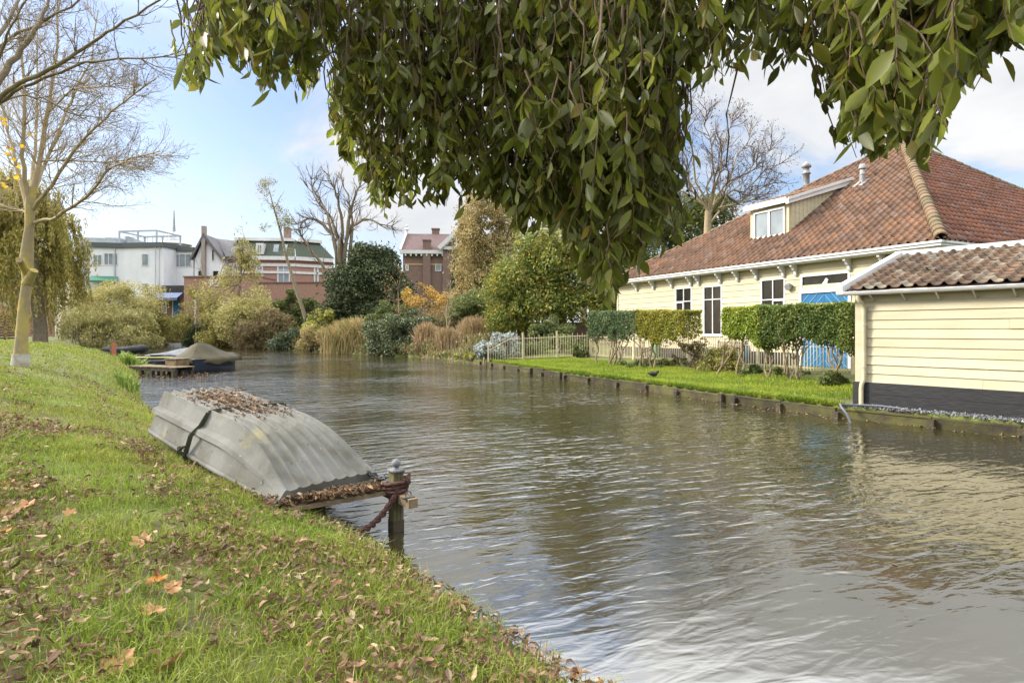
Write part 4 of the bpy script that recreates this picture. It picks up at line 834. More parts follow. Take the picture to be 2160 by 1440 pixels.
# the young bare tree on the bank (limbs read off the photograph, each with its own depth)
rng = np.random.default_rng(31)
TY = 14.5; tb = hang_at(43, TY)
tree = thing('bare_tree', tb, 'young bare tree with yellow lichened trunk on the near bank, a few yellow leaves left', 'tree')
def PT(px, py, dy=0): return px_at(px, py, TY + dy)
mb = MB(); tw_b = MB(); tips = []
trunk = [tb - A(0, 0, .3), tb + A(0, 0, .02), PT(45, 720), PT(50, 650), PT(58, 590), PT(56, 545), PT(62, 480), PT(64, 430), PT(66, 395)]
mb.tube(trunk, [.195, .165, .13, .115, .108, .14, .095, .108, .09], 14)
mb.tube([PT(60, 580), PT(44, 552, -.25), PT(40, 548, -.36)], [.10, .085, .07], 9); mb.tube([PT(56, 600), PT(72, 570, -.1)], [.12, .09], 8)
tr = mb.build('trunk', M['bark'], tree, True)
M['lime'] = mat('pale_lime_wash', (.42, .41, .37), (.30, .26, .18), 8, .9)
MB().tube([tb - A(0, 0, .1), tb + A(0, 0, .05), tb + A(.01, 0, .30)], [.205, .19, .168], 14, False).build('root_collar', M['lime'], tr, True)
limbs = [([(64, 430, 0), (85, 330, .2), (105, 210, .3), (118, 120, .4), (130, -40, .6)], .105), ([(62, 430, 0), (45, 330, -.3), (52, 200, -.5), (40, 60, -.6), (30, -60, -.8)], .085),
         ([(72, 440, 0), (110, 390, -.4), (170, 300, -.8), (235, 235, -1.1), (330, 165, -1.5)], .075), ([(74, 470, 0), (120, 458, -.4), (185, 415, -.9), (225, 360, -1.2), (275, 335, -1.6), (338, 318, -2)], .07),
         ([(60, 450, 0), (20, 440, .4), (-60, 400, .8)], .06), ([(66, 420, 0), (92, 350, .8), (140, 235, 1.4), (190, 130, 1.8), (205, 20, 2)], .08),
         ([(58, 440, 0), (30, 330, .6), (5, 230, 1.0), (-30, 90, 1.3)], .075), ([(88, 340, .2), (130, 338, .0), (220, 342, -.3), (300, 335, -.6)], .04),
         ([(100, 240, .3), (150, 190, .0), (230, 180, -.3), (275, 170, -.6)], .035), ([(66, 400, 0), (75, 300, 1.0), (80, 180, 1.6), (75, 20, 2.2)], .07)]
for pts, r in limbs:
    P = np.array([PT(*p) for p in pts]); k = len(P); u = np.linspace(0, k - 1, 4 * k - 3)
    Q = np.stack([np.interp(u, range(k), P[:, i]) for i in range(3)], 1); Q[1:] += rng.normal(0, .013, Q[1:].shape); n = len(Q)
    r *= .66; tw_b.tube(Q, np.linspace(r, max(r * .22, .008), n), 7)
    for j in range(n * 3):
        i = int(rng.uniform(.22, 1) * (n - 1)); i = min(i, n - 2); d = norm(Q[i + 1] - Q[i]); a = norm(np.cross(d, rng.normal(0, 1, 3)))
        f = 1 - i / n; branch(tw_b, Q[i], d + a * .75, rng.uniform(.5, 1.3) * (.6 + f * .7), max(.016 * f, .008), 1, rng, tips, .7, .12, (0, 5, 3), (6, 4, 3, 3))
tw_b.build('branches', M['paletwig'], tree, True)
P = np.array([t[0] for t in tips]); sel = rng.choice(len(P), 260, False); M['deadbud'] = leafmat('dry_seed_and_leaf', (.10, .06, .035), (.18, .11, .06), trans=.1)
mb = MB(); cards(mb, P[sel], rng.uniform(.03, .06, 260), .03, rng); mb.build('dry_leaves', M['deadbud'], tree)
M['yleaf'] = leafmat('yellow_leaf', (.62, .40, .03), (.75, .50, .05), trans=.4); mb = MB()
Y = np.array([PT(a + rng.normal(0, 7), b + rng.normal(0, 5), rng.normal(0, .6)) for a, b in [(20, 325), (35, 372), (18, 310), (55, 310), (30, 375), (22, 388), (5, 255), (25, 240), (60, 285), (3, 310), (40, 345)] for _ in range(3)])
cards(mb, Y, .12, .10, rng); mb.build('yellow_leaves', M['yleaf'], tree)

# second bare tree, its trunk just outside on the same bank
T2 = 8.6; tb = hang_at(-130, T2); tree = thing('bare_tree', tb, 'bare tree reaching thick grey branches in over the top corner of the bank', 'tree')
mb = MB(); tw_b = MB(); tips = []; Q2 = lambda px, py, dy=0: px_at(px, py, T2 + dy)
mb.tube([tb - A(0, 0, .3), tb, Q2(-125, 600), Q2(-115, 450), Q2(-100, 330)], [.26, .22, .19, .17, .14], 12); mb.build('trunk', M['bark2'], tree, True)
for pts, r in (([(-105, 360, 0), (-40, 240, .0), (0, 165, .1), (45, 105, .2), (85, 50, .2), (112, -30, .3)], .075), ([(-105, 340, 0), (-30, 240, -.2), (15, 190, -.3), (75, 160, -.4), (130, 132, -.5), (190, 95, -.5), (240, 60, -.6), (335, 2, -.7), (380, -30, -.8)], .042),
               ([(-105, 330, 0), (-20, 225, -.1), (30, 195, -.2), (110, 158, -.3), (180, 132, -.3), (270, 123, -.4), (370, 122, -.5), (412, 108, -.5)], .03), ([(-110, 350, 0), (-60, 200, .4), (-20, 100, .6), (30, 20, .8), (60, -60, 1)], .06),
               ([(-30, 235, -.2), (40, 200, .1), (90, 205, .2), (150, 240, .3), (215, 250, .4)], .016), ([(-30, 120, .4), (40, 70, .3), (150, 15, .2), (200, -30, .2)], .03), ([(-60, 250, 0), (0, 120, -.6), (20, 60, -.8), (70, -20, -1)], .03)):
    P = np.array([Q2(*p) for p in pts]); k = len(P); u = np.linspace(0, k - 1, 4 * k - 3); Q = np.stack([np.interp(u, range(k), P[:, i]) for i in range(3)], 1); Q[1:] += rng.normal(0, .008, Q[1:].shape); n = len(Q)
    tw_b.tube(Q, np.linspace(r, max(r * .2, .006), n), 8)
    for j in range(int(n * .8)):
        i = min(int(rng.uniform(.3, 1) * (n - 1)), n - 2); d = norm(Q[i + 1] - Q[i]); a = norm(np.cross(d, rng.normal(0, 1, 3)))
        branch(tw_b, Q[i], d + a * .8, rng.uniform(.25, .7), .008, 1, rng, tips, .7, .1, (0, 4, 3), (6, 4, 3, 3))
tw_b.build('branches', M['bark2'], tree, True)

# ------------------------------------------------------------------ the leafy tree hanging over the camera
rng = np.random.default_rng(41)
SIL = np.array([(395, -160), (440, 40), (400, 130), (383, 178), (425, 190), (470, 128), (520, 165), (558, 205), (610, 170), (645, 215), (680, 150), (715, 110), (690, 245), (712, 330), (765, 385), (785, 445), (810, 472), (850, 440), (930, 450), (1000, 425), (1062, 440), (1085, 500), (1130, 495), (1185, 490), (1200, 560), (1240, 610), (1290, 655), (1325, 580), (1360, 548), (1420, 525), (1480, 505), (1560, 475), (1580, 440), (1540, 400), (1452, 395), (1430, 330), (1425, 250), (1445, 200), (1500, 205), (1528, 200), (1545, 155), (1620, 155), (1680, 130), (1735, 140), (1722, 215), (1762, 245), (1770, 318), (1830, 345), (1900, 330), (1950, 355), (2005, 275), (1990, 215), (2080, 185), (2092, 115), (2160, 115), (2300, 120), (2300, -160)], float)
sil = lambda x, y: inside(np.asarray(x, float), np.asarray(y, float), SIL)
over = thing('overhanging_tree', (-1.6, -2.6, float(height(-1.6, -2.6))), 'leafy evergreen tree drooping glossy leaves over the canal above the camera', 'tree')
ob = ORI[over]; mb = MB(); top = A(-.6, -1.0, 4.6)
mb.tube([ob - A(0, 0, .3), ob + A(.05, .1, .6), ob + A(.2, .4, 1.8), ob + A(.5, .9, 3.0), top], [.24, .2, .17, .15, .12], 12)
def depth_at(px): return np.interp(px, [380, 600, 700, 1000, 1150, 1300, 1450, 1600, 1900, 2200], [2.7, 2.8, 3.4, 3.4, 3.1, 2.8, 2.7, 2.5, 2.2, 1.9])
hubs = []
for px in (480, 640, 800, 950, 1080, 1200, 1320, 1420, 1560, 1720, 1850, 1960, 2120):
    y = depth_at(px); h = px_at(px, -90, y); limb(mb, curve(top, h + A(0, 0, .35), rng, 7, .25, -.12), .05, .014, 6); hubs.append((px, h + A(0, 0, .35)))
mb.build('trunk', M['bark2'], over, True)
twm = MB(); LP, LH, LS = [], [], []; BP = []; nt_ = 0
while nt_ < 2000:
    px, py = rng.uniform(380, 2250), rng.uniform(-120, 660)
    if not sil(px, py): continue
    if py < 60 and rng.uniform() < .35: continue
    dens = 1.0
    if px > 1380: dens = .72
    if 1450 < px < 1720 and py > 40: dens = .42
    if px < 700: dens = .95
    if rng.uniform() > dens: continue
    y = depth_at(px) + rng.normal(0, .28); e = px_at(px, py, y); hx = min(hubs, key=lambda h: abs(h[0] - px) + rng.uniform(0, 120))[1]
    s0 = e + A(rng.normal(0, .06), rng.normal(0, .08), rng.uniform(.25, .55)); Ltw = np.linalg.norm(e - s0)
    q_ = s0 - A(0, 0, EYE); sy0 = HY - F * q_[2] / q_[1]
    if px > 1380 and sy0 > -20 and not sil(CX + F * q_[0] / q_[1], sy0): continue
    c = curve(s0, e, rng, 7, .25); twm.tube(c, np.linspace(.0045, .0015, 7), 4, False)
    if rng.uniform() < .10: cc = curve(hx, s0, rng, 6, .2); twm.tube(cc, np.linspace(.010, .005, 6), 5, False)
    nl = int(rng.integers(9, 15)); u = rng.uniform(.15, 1.02, nl); idx = np.minimum((u * 6).astype(int), 5)
    side = rng.normal(0, 1, (nl, 3)); side /= np.linalg.norm(side, axis=1)[:, None]
    P = c[idx] + (c[idx + 1] - c[idx]) * (u * 6 - idx)[:, None]
    hd = A(0, 0, -1) + side * A(.85, .85, .45); hd /= np.linalg.norm(hd, axis=1)[:, None]
    L = rng.uniform(.05, .105, nl)
    tp_ = P + hd * L[:, None]; q = tp_ - A(0, 0, EYE); sx_ = CX + F * q[:, 0] / q[:, 1]; sy_ = HY - F * q[:, 2] / q[:, 1]
    ok = sil(sx_, sy_) | (rng.uniform(0, 1, nl) < .12); LP.append(P[ok]); LH.append(hd[ok]); LS.append(L[ok]); nt_ += 1
    if 750 < px < 2000 and rng.uniform() < .25: (rng.uniform() < .5) and BP.append(c[int(rng.integers(2, 6))])
twm.build('twigs', M['twig'], over, True)
def leaves(mb, P, D, L, rng):
    """folded, curved leaf blades hanging from P along D"""
    n = len(P); N_ = rng.normal(0, 1, (n, 3)); N_ -= D * (N_ * D).sum(1)[:, None]; N_ /= np.linalg.norm(N_, axis=1)[:, None]; s_ = np.cross(D, N_)
    Wd = L * rng.uniform(.30, .48, n); bend = rng.normal(.08, .22, n); fold = rng.uniform(.0, .75, n); rows = []
    for u, w in ((.0, .06), (.18, .62), (.42, 1.0), (.68, .80), (.87, .36), (1.0, .02)):
        c = P + D * (L * (u + .08))[:, None] + N_ * (L * bend * u * u)[:, None]; e = s_ * (Wd * w * .5)[:, None]; f_ = N_ * (Wd * w * .5 * fold)[:, None]
        rows.append(np.stack([c - e + f_, c, c + e + f_], 1))
    G = np.stack(rows, 1).reshape(n, 18, 3); f = np.array([(r * 3 + c, r * 3 + c + 1, r * 3 + c + 4, r * 3 + c + 3) for r in range(5) for c in range(2)])
    mb.add(G.reshape(-1, 3), (np.arange(n)[:, None, None] * 18 + f[None]).reshape(-1, 4))
M['leaf'] = mat('glossy_olive_leaf', (.14, .165, .024), (.195, .21, .032), 4.0, .42, isl=.5, hue=.14, c3=(.20, .15, .03), trans=.52, spec=.5)
mb = MB(); leaves(mb, np.concatenate(LP), np.concatenate(LH), np.concatenate(LS), rng); mb.build('crown', M['leaf'], over, True)
M['berry'] = mat('black_berry', (.012, .010, .014), None, 3, .3); mb = MB()
BP = [b for b in BP if all(sil(CX + F * b[0] / b[1] + dx, HY - F * (b[2] - EYE) / b[1] + dy) for dx, dy in ((0, 55), (55, 20), (-55, 20), (0, 0)))]
for b in BP:
    for k in range(9): mb.lathe(b + rng.normal(0, .028, 3), [(.001, -.006), (.0055, -.003), (.006, .001), (.004, .005), (.001, .0065)], 6)
mb.build('berries', M['berry'], over, True)
# ------------------------------------------------------------------ hedges on bare stems
rng = np.random.default_rng(51)
HGo = A(4.13, 28.6); HGd = norm(A(.484, -1.0, 0)); HGF = Frame((HGo[0], HGo[1], 0), HGd)
M['hedge_a'] = leafmat('grey_green_privet', (0.083, 0.128, 0.053), (0.150, 0.195, 0.083), (0.195, 0.255, 0.120)); M['hedge_b'] = leafmat('yellowing_privet', (0.225, 0.240, 0.038), (0.300, 0.270, 0.045), (0.450, 0.360, 0.060))
M['hedge_c'] = leafmat('lime_privet', (0.208, 0.288, 0.040), (0.288, 0.352, 0.056), (0.480, 0.448, 0.064)); M['hedge_d'] = leafmat('deep_green_privet', (0.088, 0.136, 0.035), (0.160, 0.208, 0.048), (0.256, 0.272, 0.064))
M['hedge_top'] = leafmat('yellow_hedge_shoots', (.34, .30, .04), (.42, .34, .05))
def hedge(px0, px1, ptop, pbot, key, stems, label, n, top=None, topfrac=(0, 1), lean=.0):
    u0, u1 = HGF.pix(px0, 680)[0], HGF.pix(px1, 680)[0]; wt = [HGF.pix(px0, ptop[0])[1], HGF.pix(px1, ptop[1])[1]]; wb = [HGF.pix(px0, pbot[0])[1], HGF.pix(px1, pbot[1])[1]]
    c = HGF.P((u0 + u1) / 2, 0, 0); t = thing('clipped_hedge', (c[0], c[1], gz(c)), label, 'hedge', 'clipped hedges on bare stems'); D = .50
    m = MB(); u = rng.uniform(-.02, 1.02, n); h = rng.uniform(0, 1, n); v = rng.uniform(-1, 1, n)
    fc = rng.integers(0, 10, n); v = np.where(fc < 5, -1 + np.abs(rng.normal(0, .16, n)), v); h = np.where((fc == 5) | (fc == 6), 1 - np.abs(rng.normal(0, .06, n)), h); u = np.where(fc == 7, rng.choice([0., 1.], n), u)
    U = u0 + u * (u1 - u0); rag = -.22 + .14 * np.sin(U * 2.3) + .08 * np.sin(U * 6.1 + 1); bot = wb[0] + (wb[1] - wb[0]) * u + rag + .25 * np.abs(v); tp = wt[0] + (wt[1] - wt[0]) * u + .03 * np.sin(U * 4) + .02 * np.sin(U * 11)
    Wz = bot + h * (tp - bot); V = v * D * (1 + .07 * np.sin(U * 3 + Wz * 4) + .05 * np.sin(U * 8.3 - Wz * 7))
    P = HGF.o + U[:, None] * HGF.u + V[:, None] * HGF.v + Wz[:, None] * HGF.w + rng.normal(0, .022, (n, 3))
    keep = (fbm(P, 3.0, 3) > -.30 - .25 * h) ; P = P[keep]; cards(m, P, rng.uniform(.06, .11, len(P)), rng.uniform(.04, .065, len(P)), rng)
    m.build('foliage', M[key], t)
    if top:
        m = MB(); k = 700; u = rng.uniform(*topfrac, k); U = u0 + u * (u1 - u0); tp = wt[0] + (wt[1] - wt[0]) * u
        P = HGF.o + U[:, None] * HGF.u + rng.uniform(-D, D, k)[:, None] * HGF.v + (tp + rng.uniform(-.04, .05, k))[:, None] * HGF.w; cards(m, P, .06, .04, rng); m.build('new_shoots', M['hedge_top'], t)
    for (pb, pyb, dx, cnt) in stems:
        for j in range(cnt):
            b = at_z(pb + rng.normal(0, 5), pyb, .45); b = HGF.P(np.dot(b - HGF.o, HGF.u), rng.normal(0, .08), 0); b[2] = gz(b) - .05; m = MB()
            ub = float(np.dot(b - HGF.o, HGF.u)); e = HGF.P(np.clip(ub + dx + rng.normal(0, .2), u0 + .15, u1 - .15), rng.normal(0, .2), (wb[0] + wb[1]) / 2 + .35); c = curve(b, e, rng, 6, .2); m.tube(c, np.linspace(.030 if j else .05, .016, 6), 6)
            for q in (2, 3, 4):
                e2 = c[q] + A(rng.normal(0, .3), rng.normal(0, .3), rng.uniform(.5, .8)); m.tube(curve(c[q], e2, rng, 4, .3), [.018, .014, .01, .007], 4)
            m.build('stem', M['paletwig'] if j % 2 else M['bark2'], t)
hedge(1258, 1362, (658, 657), (712, 708), 'hedge_a', [(1262, 764, .0, 1), (1312, 765, .8, 3), (1346, 766, 1.0, 3)], 'grey green clipped hedge on twisted leaning stems, farthest along the lawn', 17000)
hedge(1362, 1459, (657, 656), (712, 716), 'hedge_b', [(1377, 771, .3, 2), (1393, 771, .5, 2), (1421, 772, .2, 3)], 'yellowing olive clipped hedge with a golden top, beside the tall white window', 17000, True, (.05, 1))
hedge(1546, 1625, (652, 647), (712, 722), 'hedge_c', [(1590, 782, -.5, 2), (1620, 786, .2, 2)], 'lime green clipped hedge block in front of the garden bench', 17000, True, (0, .45))
hedge(1622, 1812, (647, 641), (718, 724), 'hedge_d', [(1650, 793, .0, 3), (1684, 797, .1, 4), (1702, 798, .3, 2), (1752, 806, .1, 4)], 'deep green clipped hedge block before the blue barn doors', 30000, True, (.62, 1))

# ------------------------------------------------------------------ shrubs and trees beyond the water
def blobmass(x0, x1, yt, yb, y, k, rng, flat=.6, dep=.5):
    """many overlapping uneven masses filling the photo box at distance y"""
    a, b = px_at(x0, yb, y), px_at(x1, yt, y); w, h = b[0] - a[0], b[2] - a[2]; o = []; ph = rng.uniform(0, 6.28, 3)
    for i in range(k * 10):
        fx = rng.uniform(.04, .96); env = (1 - 1.5 * abs(fx - .5) ** 2.2) * (.80 + .14 * math.sin(fx * 7 + ph[0]) + .10 * math.sin(fx * 15 + ph[1]) + rng.normal(0, .06))
        fz = env * rng.uniform(.05, 1) ** .8; s = rng.uniform(.10, .21) * min(w, h * 1.6)
        o.append((A(a[0] + w * fx, y + rng.normal(0, .16) * w * dep * 2, a[2] + h * fz * .93), (s * rng.uniform(.8, 1.4), s * 1.1, s * rng.uniform(.6, 1.15))))
    return o
def shrub(name, label, cat, box, y, key, n, leaf=.09, k=4, gap=-.12, freq=1.3, stems=6, seed=None, group=None, hang=None, bark='bark2', asp=.5, bl=None, shell=.45, part='foliage'):
    x0, x1, yt, yb = box; gw_ = .12 * (x1 - x0); x0 -= gw_; x1 += gw_; yt -= .08 * (yb - yt); r = np.random.default_rng(seed or int(box[0] * 7 + box[2])); c = hang_at((x0 + x1) / 2, y); t = thing(name, c, label, cat, group)
    B = bl or blobmass(x0, x1, yt, yb, y, k, r); n = int(n * 2.0); P, d = blobs(r, n, B, gap, freq, shell, r.uniform(0, 6)); gz_ = height(P[:, 0], P[:, 1]); P = P[P[:, 2] > np.maximum(gz_, -.02) + .02]
    m = MB(); leaf *= 1.7; cards(m, P, leaf * r.uniform(.6, 1.3, len(P)), leaf * asp * r.uniform(.7, 1.3, len(P)), r, hang=hang); m.build(part, M[key], t)
    if stems:
        m = MB()
        for i in range(stems):
            b, rr = B[i % len(B)]; p0 = A(b[0] * .55 + c[0] * .45 + r.normal(0, .2), b[1], c[2] - .1); e = b + r.normal(0, .5, 3) * A(*rr) * .7; m.tube(curve(p0, e, r, 5, .2), [.07, .05, .04, .03, .015], 5)
        m.build('stems', M[bark], t)
    return t
def L_(nm, a, b, c, **k):
    g = 1.45; return leafmat(nm, *[tuple(min(.6, x * g + .012) for x in q) for q in (a, b, c)], **k)
M['f_pale'] = L_('pale_willow_leaf', (.24, .22, .07), (.32, .28, .11), (.20, .20, .06)); M['f_olive'] = L_('olive_leaf', (.13, .13, .03), (.19, .17, .04), (.26, .20, .04)); M['f_dark'] = L_('dark_ivy_leaf', (.028, .045, .018), (.05, .07, .028), (.10, .12, .05), trans=.15)
M['f_yew'] = L_('yew_needles', (.028, .042, .014), (.05, .065, .02), (.08, .085, .03), trans=.12); M['f_ivy'] = L_('ivy_leaf', (.045, .065, .024), (.08, .10, .04), (.18, .17, .08), trans=.15, rough=.4); M['f_reed'] = L_('dry_reed', (.28, .21, .09), (.21, .165, .065), (.18, .19, .055))
M['f_gold'] = L_('golden_leaf', (.27, .215, .085), (.33, .26, .12), (.20, .18, .07)); M['f_green'] = L_('yellow_green_leaf', (.10, .13, .022), (.17, .17, .03), (.34, .25, .02), hue=.16); M['f_orange'] = L_('orange_autumn_leaf', (.46, .26, .08), (.52, .27, .04), (.30, .22, .10))
M['f_tawny'] = L_('tawny_grass', (.25, .165, .09), (.29, .205, .12), (.19, .18, .06)); M['f_silver'] = L_('silver_leaf', (.20, .22, .20), (.28, .30, .28), (.16, .19, .13), trans=.1); M['f_lime'] = L_('lime_leaf', (.22, .22, .04), (.28, .27, .06), (.3, .3, .1)); M['f_willow'] = L_('gold_willow_leaf', (.20, .185, .04), (.27, .225, .055), (.32, .25, .08)); M['f_brown'] = L_('rusty_leaf', (.165, .12, .055), (.21, .16, .08), (.14, .13, .045))
M['f_mid'] = L_('mid_green_leaf', (.06, .085, .02), (.10, .12, .03), (.18, .17, .05))
S_ = shrub
S_('shrub', 'pale straw coloured feathery shrub in front of the white modern building', 'shrub', (165, 305, 588, 668), 73, 'f_pale', 9000, .13, 5, -.08, 1.0)
S_('shrub', 'pale drooping willow shrub hanging over the inflatable boat', 'shrub', (150, 300, 640, 730), 57, 'f_pale', 12000, .15, 5, -.1, 1.0, hang=A(.2, 0, -1), asp=.28)
S_('shrub', 'broad olive shrub right of the drooping pale shrub, below the blue door', 'shrub', (285, 402, 660, 728), 77, 'f_olive', 9000, .14, 5, -.14, .8)
S_('shrub', 'dark green ivy bush at the foot of the steps behind the olive tarpaulin', 'shrub', (408, 462, 666, 732), 73, 'f_dark', 6000, .14, 3, -.2)
S_('shrub', 'ochre and green shrub between dark ivy bush and thin olive tree', 'shrub', (450, 535, 655, 735), 69, 'f_olive', 8000, .13, 4, -.12)
S_('shrub', 'brownish grey thicket on the bank below the low brick wall', 'shrub', (520, 610, 655, 737), 66, 'f_brown', 8000, .13, 4, -.08)
S_('shrub', 'dark leaved shrub in front of the brick wall left of the leaning trunk', 'shrub', (592, 662, 597, 700), 70, 'f_mid', 7000, .15, 3, -.12)
S_('shrub', 'low dark ivy mat along the water under the leaning trunk', 'shrub', (590, 665, 698, 739), 62, 'f_dark', 5000, .13, 5, -.2)
S_('shrub', 'yellow green shrub right of the leaning trunk', 'shrub', (655, 712, 640, 725), 60, 'f_lime', 6000, .13, 3, -.05)
S_('shrub', 'golden brown bank shrub left of the tall reeds', 'shrub', (640, 705, 690, 741), 58, 'f_gold', 5000, .12, 4, -.1)
S_('shrub', 'olive shrub standing between the low brick wall and the dark yew', 'shrub', (700, 800, 640, 700), 68, 'f_olive', 6000, .14, 4, -.1)
S_('shrub', 'tall loose olive shrub screening the left part of the brick wall', 'shrub', (395, 475, 600, 700), 72, 'f_olive', 6000, .13, 4, .02, 1.1)
S_('shrub', 'grey green shrub below the thin feathery tree', 'shrub', (480, 590, 625, 715), 67, 'f_pale', 7000, .13, 4, .0, 1.1)
S_('ivy_bush', 'rounded glossy ivy bush at the water edge right of the reeds', 'bush', (795, 906, 643, 752), 48, 'f_ivy', 16000, .12, 4, -.22, 1.6)
S_('shrub', 'fresh green shrub just behind the top of the ivy bush', 'shrub', (792, 850, 632, 700), 52, 'f_mid', 5000, .12, 3, -.1)
S_('shrub', 'orange autumn shrub before the dark brick villa', 'shrub', (862, 940, 590, 690), 60, 'f_orange', 5000, .13, 4, .0, 1.2)
S_('shrub', 'brown leafed thicket behind the tawny grass clumps', 'shrub', (900, 1030, 640, 735), 52, 'f_brown', 8000, .12, 5, -.08)
S_('shrub', 'green shrub mass below the golden tree', 'shrub', (960, 1075, 620, 735), 50, 'f_mid', 11000, .12, 4, -.12)
S_('shrub', 'small bright yellow green shrub at the water below the paling fence', 'shrub', (966, 1012, 738, 770), 36.5, 'f_lime', 4500, .08, 3, -.15)
S_('silver_bush', 'silvery white leaved bush at the corner of the cream spiked fence', 'bush', (1018, 1082, 703, 756), 34.6, 'f_silver', 6000, .09, 4, -.1)
S_('shrub', 'blue green conifer shrub behind the cream spiked fence', 'shrub', (1128, 1192, 672, 722), 40, 'f_mid', 5000, .10, 3, -.15)
S_('shrub', 'garden plants with orange flowers behind the cream spiked fence', 'shrub', (1070, 1240, 710, 750), 37, 'f_mid', 5000, .09, 7, -.0)
S_('shrub', 'leafy climber growing through the cream fence left of the grey green hedge', 'shrub', (1212, 1240, 700, 755), 33.2, 'f_mid', 1800, .08, 3, .0)
S_('shrub', 'low grey green ground shrub beneath the yellowing hedge', 'shrub', (1325, 1440, 755, 777), 26.0, 'f_mid', 3500, .07, 6, -.1, stems=3)
S_('shrub', 'dry reddish brown shrub at the right end of the yellowing hedge', 'shrub', (1436, 1482, 712, 778), 24.8, 'f_brown', 2200, .06, 3, .0)
S_('shrub', 'straggly light green plant growing by the fence before the bench', 'shrub', (1486, 1562, 738, 788), 22.6, 'f_olive', 2600, .06, 4, .05)
S_('shrub', 'low ground cover under the lime green hedge', 'shrub', (1560, 1700, 775, 800), 20.6, 'f_mid', 3500, .06, 6, -.05, stems=3)
S_('shrub', 'dark low plants beside the black end of the shed', 'shrub', (1735, 1800, 785, 818), 17.0, 'f_mid', 3000, .05, 4, -.1, stems=3)
# reeds and grass clumps
def clump(name, label, box, y, key, n, lean=.25, wid=.02):
    x0, x1, yt, yb = box; r = np.random.default_rng(int(x0)); a, b = px_at(x0, yb, y), px_at(x1, yt, y); h = b[2] - max(a[2], .0)
    x = r.uniform(a[0], b[0], n); yy = y + r.normal(0, .3, n) * (b[0] - a[0]) * .5; z = np.maximum(height(x, yy), .0); k = 1 - .9 * ((x - (a[0] + b[0]) / 2) / (b[0] - a[0])) ** 2
    hh = h * k * r.uniform(.55, 1.08, n); B = np.stack([x, yy, z], -1); ld = r.normal(0, lean, (n, 3)) * A(1, 1, 0); s_ = np.stack([np.ones(n), r.normal(0, .6, n), np.zeros(n)], -1) * (wid / 2)
    mid = B + ld * hh[:, None] * .3 + A(0, 0, 1) * hh[:, None] * .6; tip = B + ld * hh[:, None] + A(0, 0, 1) * hh[:, None] * (1 - np.abs(ld[:, :1]) * .3)
    m = MB(); m.quads(np.stack([B - s_, B + s_, mid + s_, mid - s_], 1)); m.quads(np.stack([mid - s_ * 1.5, mid + s_ * 1.5, tip + s_ * .3, tip - s_ * .3], 1))
    return tag(m.build(name, M[key]), label, 'grass clump' if name != 'reed_bed' else 'reeds', 'clumps of tall dry grass' if name != 'reed_bed' else None)
clump('reed_bed', 'bed of golden dry reeds at the water left of the ivy bush', (690, 806, 676, 748), 53, 'f_reed', 3500, .3, .05)
clump('grass_clump', 'tall tawny grass clump next to the ivy bush at the water', (878, 918, 688, 756), 45.3, 'f_tawny', 1300, .16, .035)
clump('grass_clump', 'tawny grass clump standing between its taller neighbour and the paling fence', (922, 962, 700, 758), 43.5, 'f_tawny', 1300, .16, .035)
clump('grass_clump', 'wide reddish grass clump behind the paling fence', (968, 1036, 670, 735), 47, 'f_tawny', 1800, .16, .04)
M['f_iris'] = L_('iris_leaf', (.14, .20, .03), (.19, .25, .05), (.2, .2, .06)); clump('grass_clump', 'fresh green iris leaves at the brink of the near bank', (246, 288, 804, 850), 16.6, 'f_iris', 60, .3, .035)
clump('grass_clump', 'tuft of long pale grass where the jetty meets the lawn', (255, 305, 742, 775), 28.6, 'f_iris', 300, .35, .03)
# yew, big tree, poplar
S_('yew_tree', 'dark green yew tree with a broad uneven crown by the pollarded tree', 'tree', (690, 862, 515, 690), 63, 'f_yew', 26000, .20, 1, -.25, .7, 5, part='crown',
   bl=[(px_at(775, 620, 63), (4.1, 3.6, 4.0)), (px_at(740, 630, 62.5), (2.9, 3, 3.4)), (px_at(820, 625, 62), (2.6, 2.8, 3.6)), (px_at(780, 565, 63), (2.4, 2.4, 2.6)), (px_at(815, 570, 63), (1.6, 1.6, 2.6)), (px_at(760, 545, 63), (1.2, 1.2, 1.7)), (px_at(720, 660, 62), (2.2, 2.5, 2.2)), (px_at(800, 670, 61), (3.0, 2.5, 2))])
def crowned(name, label, pbase, y, trunk, bl, key, n, leaf, gap, freq, r0, bark='bark2', seed=1, asp=.5, hang=None, nb=14, group=None):
    r = np.random.default_rng(seed); b = hang_at(pbase, y); t = thing(name, b, label, 'tree', group); m = MB(); T = [b - A(0, 0, .3), b] + [px_at(px, py, y + dy) for px, py, dy in trunk]
    m.tube(T, np.linspace(r0, r0 * .45, len(T)), 8)
    for i in range(nb):
        c, rr = bl[i % len(bl)]; s0 = T[-1] if i % 3 else T[-2]; e = c + r.normal(0, .45, 3) * A(*rr); m.tube(curve(s0, e, r, 6, .2), np.linspace(r0 * .38, .02, 6), 5)
    m.build('trunk', M[bark], t, True); n = int(n * 1.4); P, d = blobs(r, n, bl, gap, freq, .4, seed * 1.3); m = MB(); leaf *= 1.7; cards(m, P, leaf * r.uniform(.6, 1.3, len(P)), leaf * asp * r.uniform(.7, 1.3, len(P)), r, hang=hang); m.build('crown', M[key], t); return t
Yb = 45
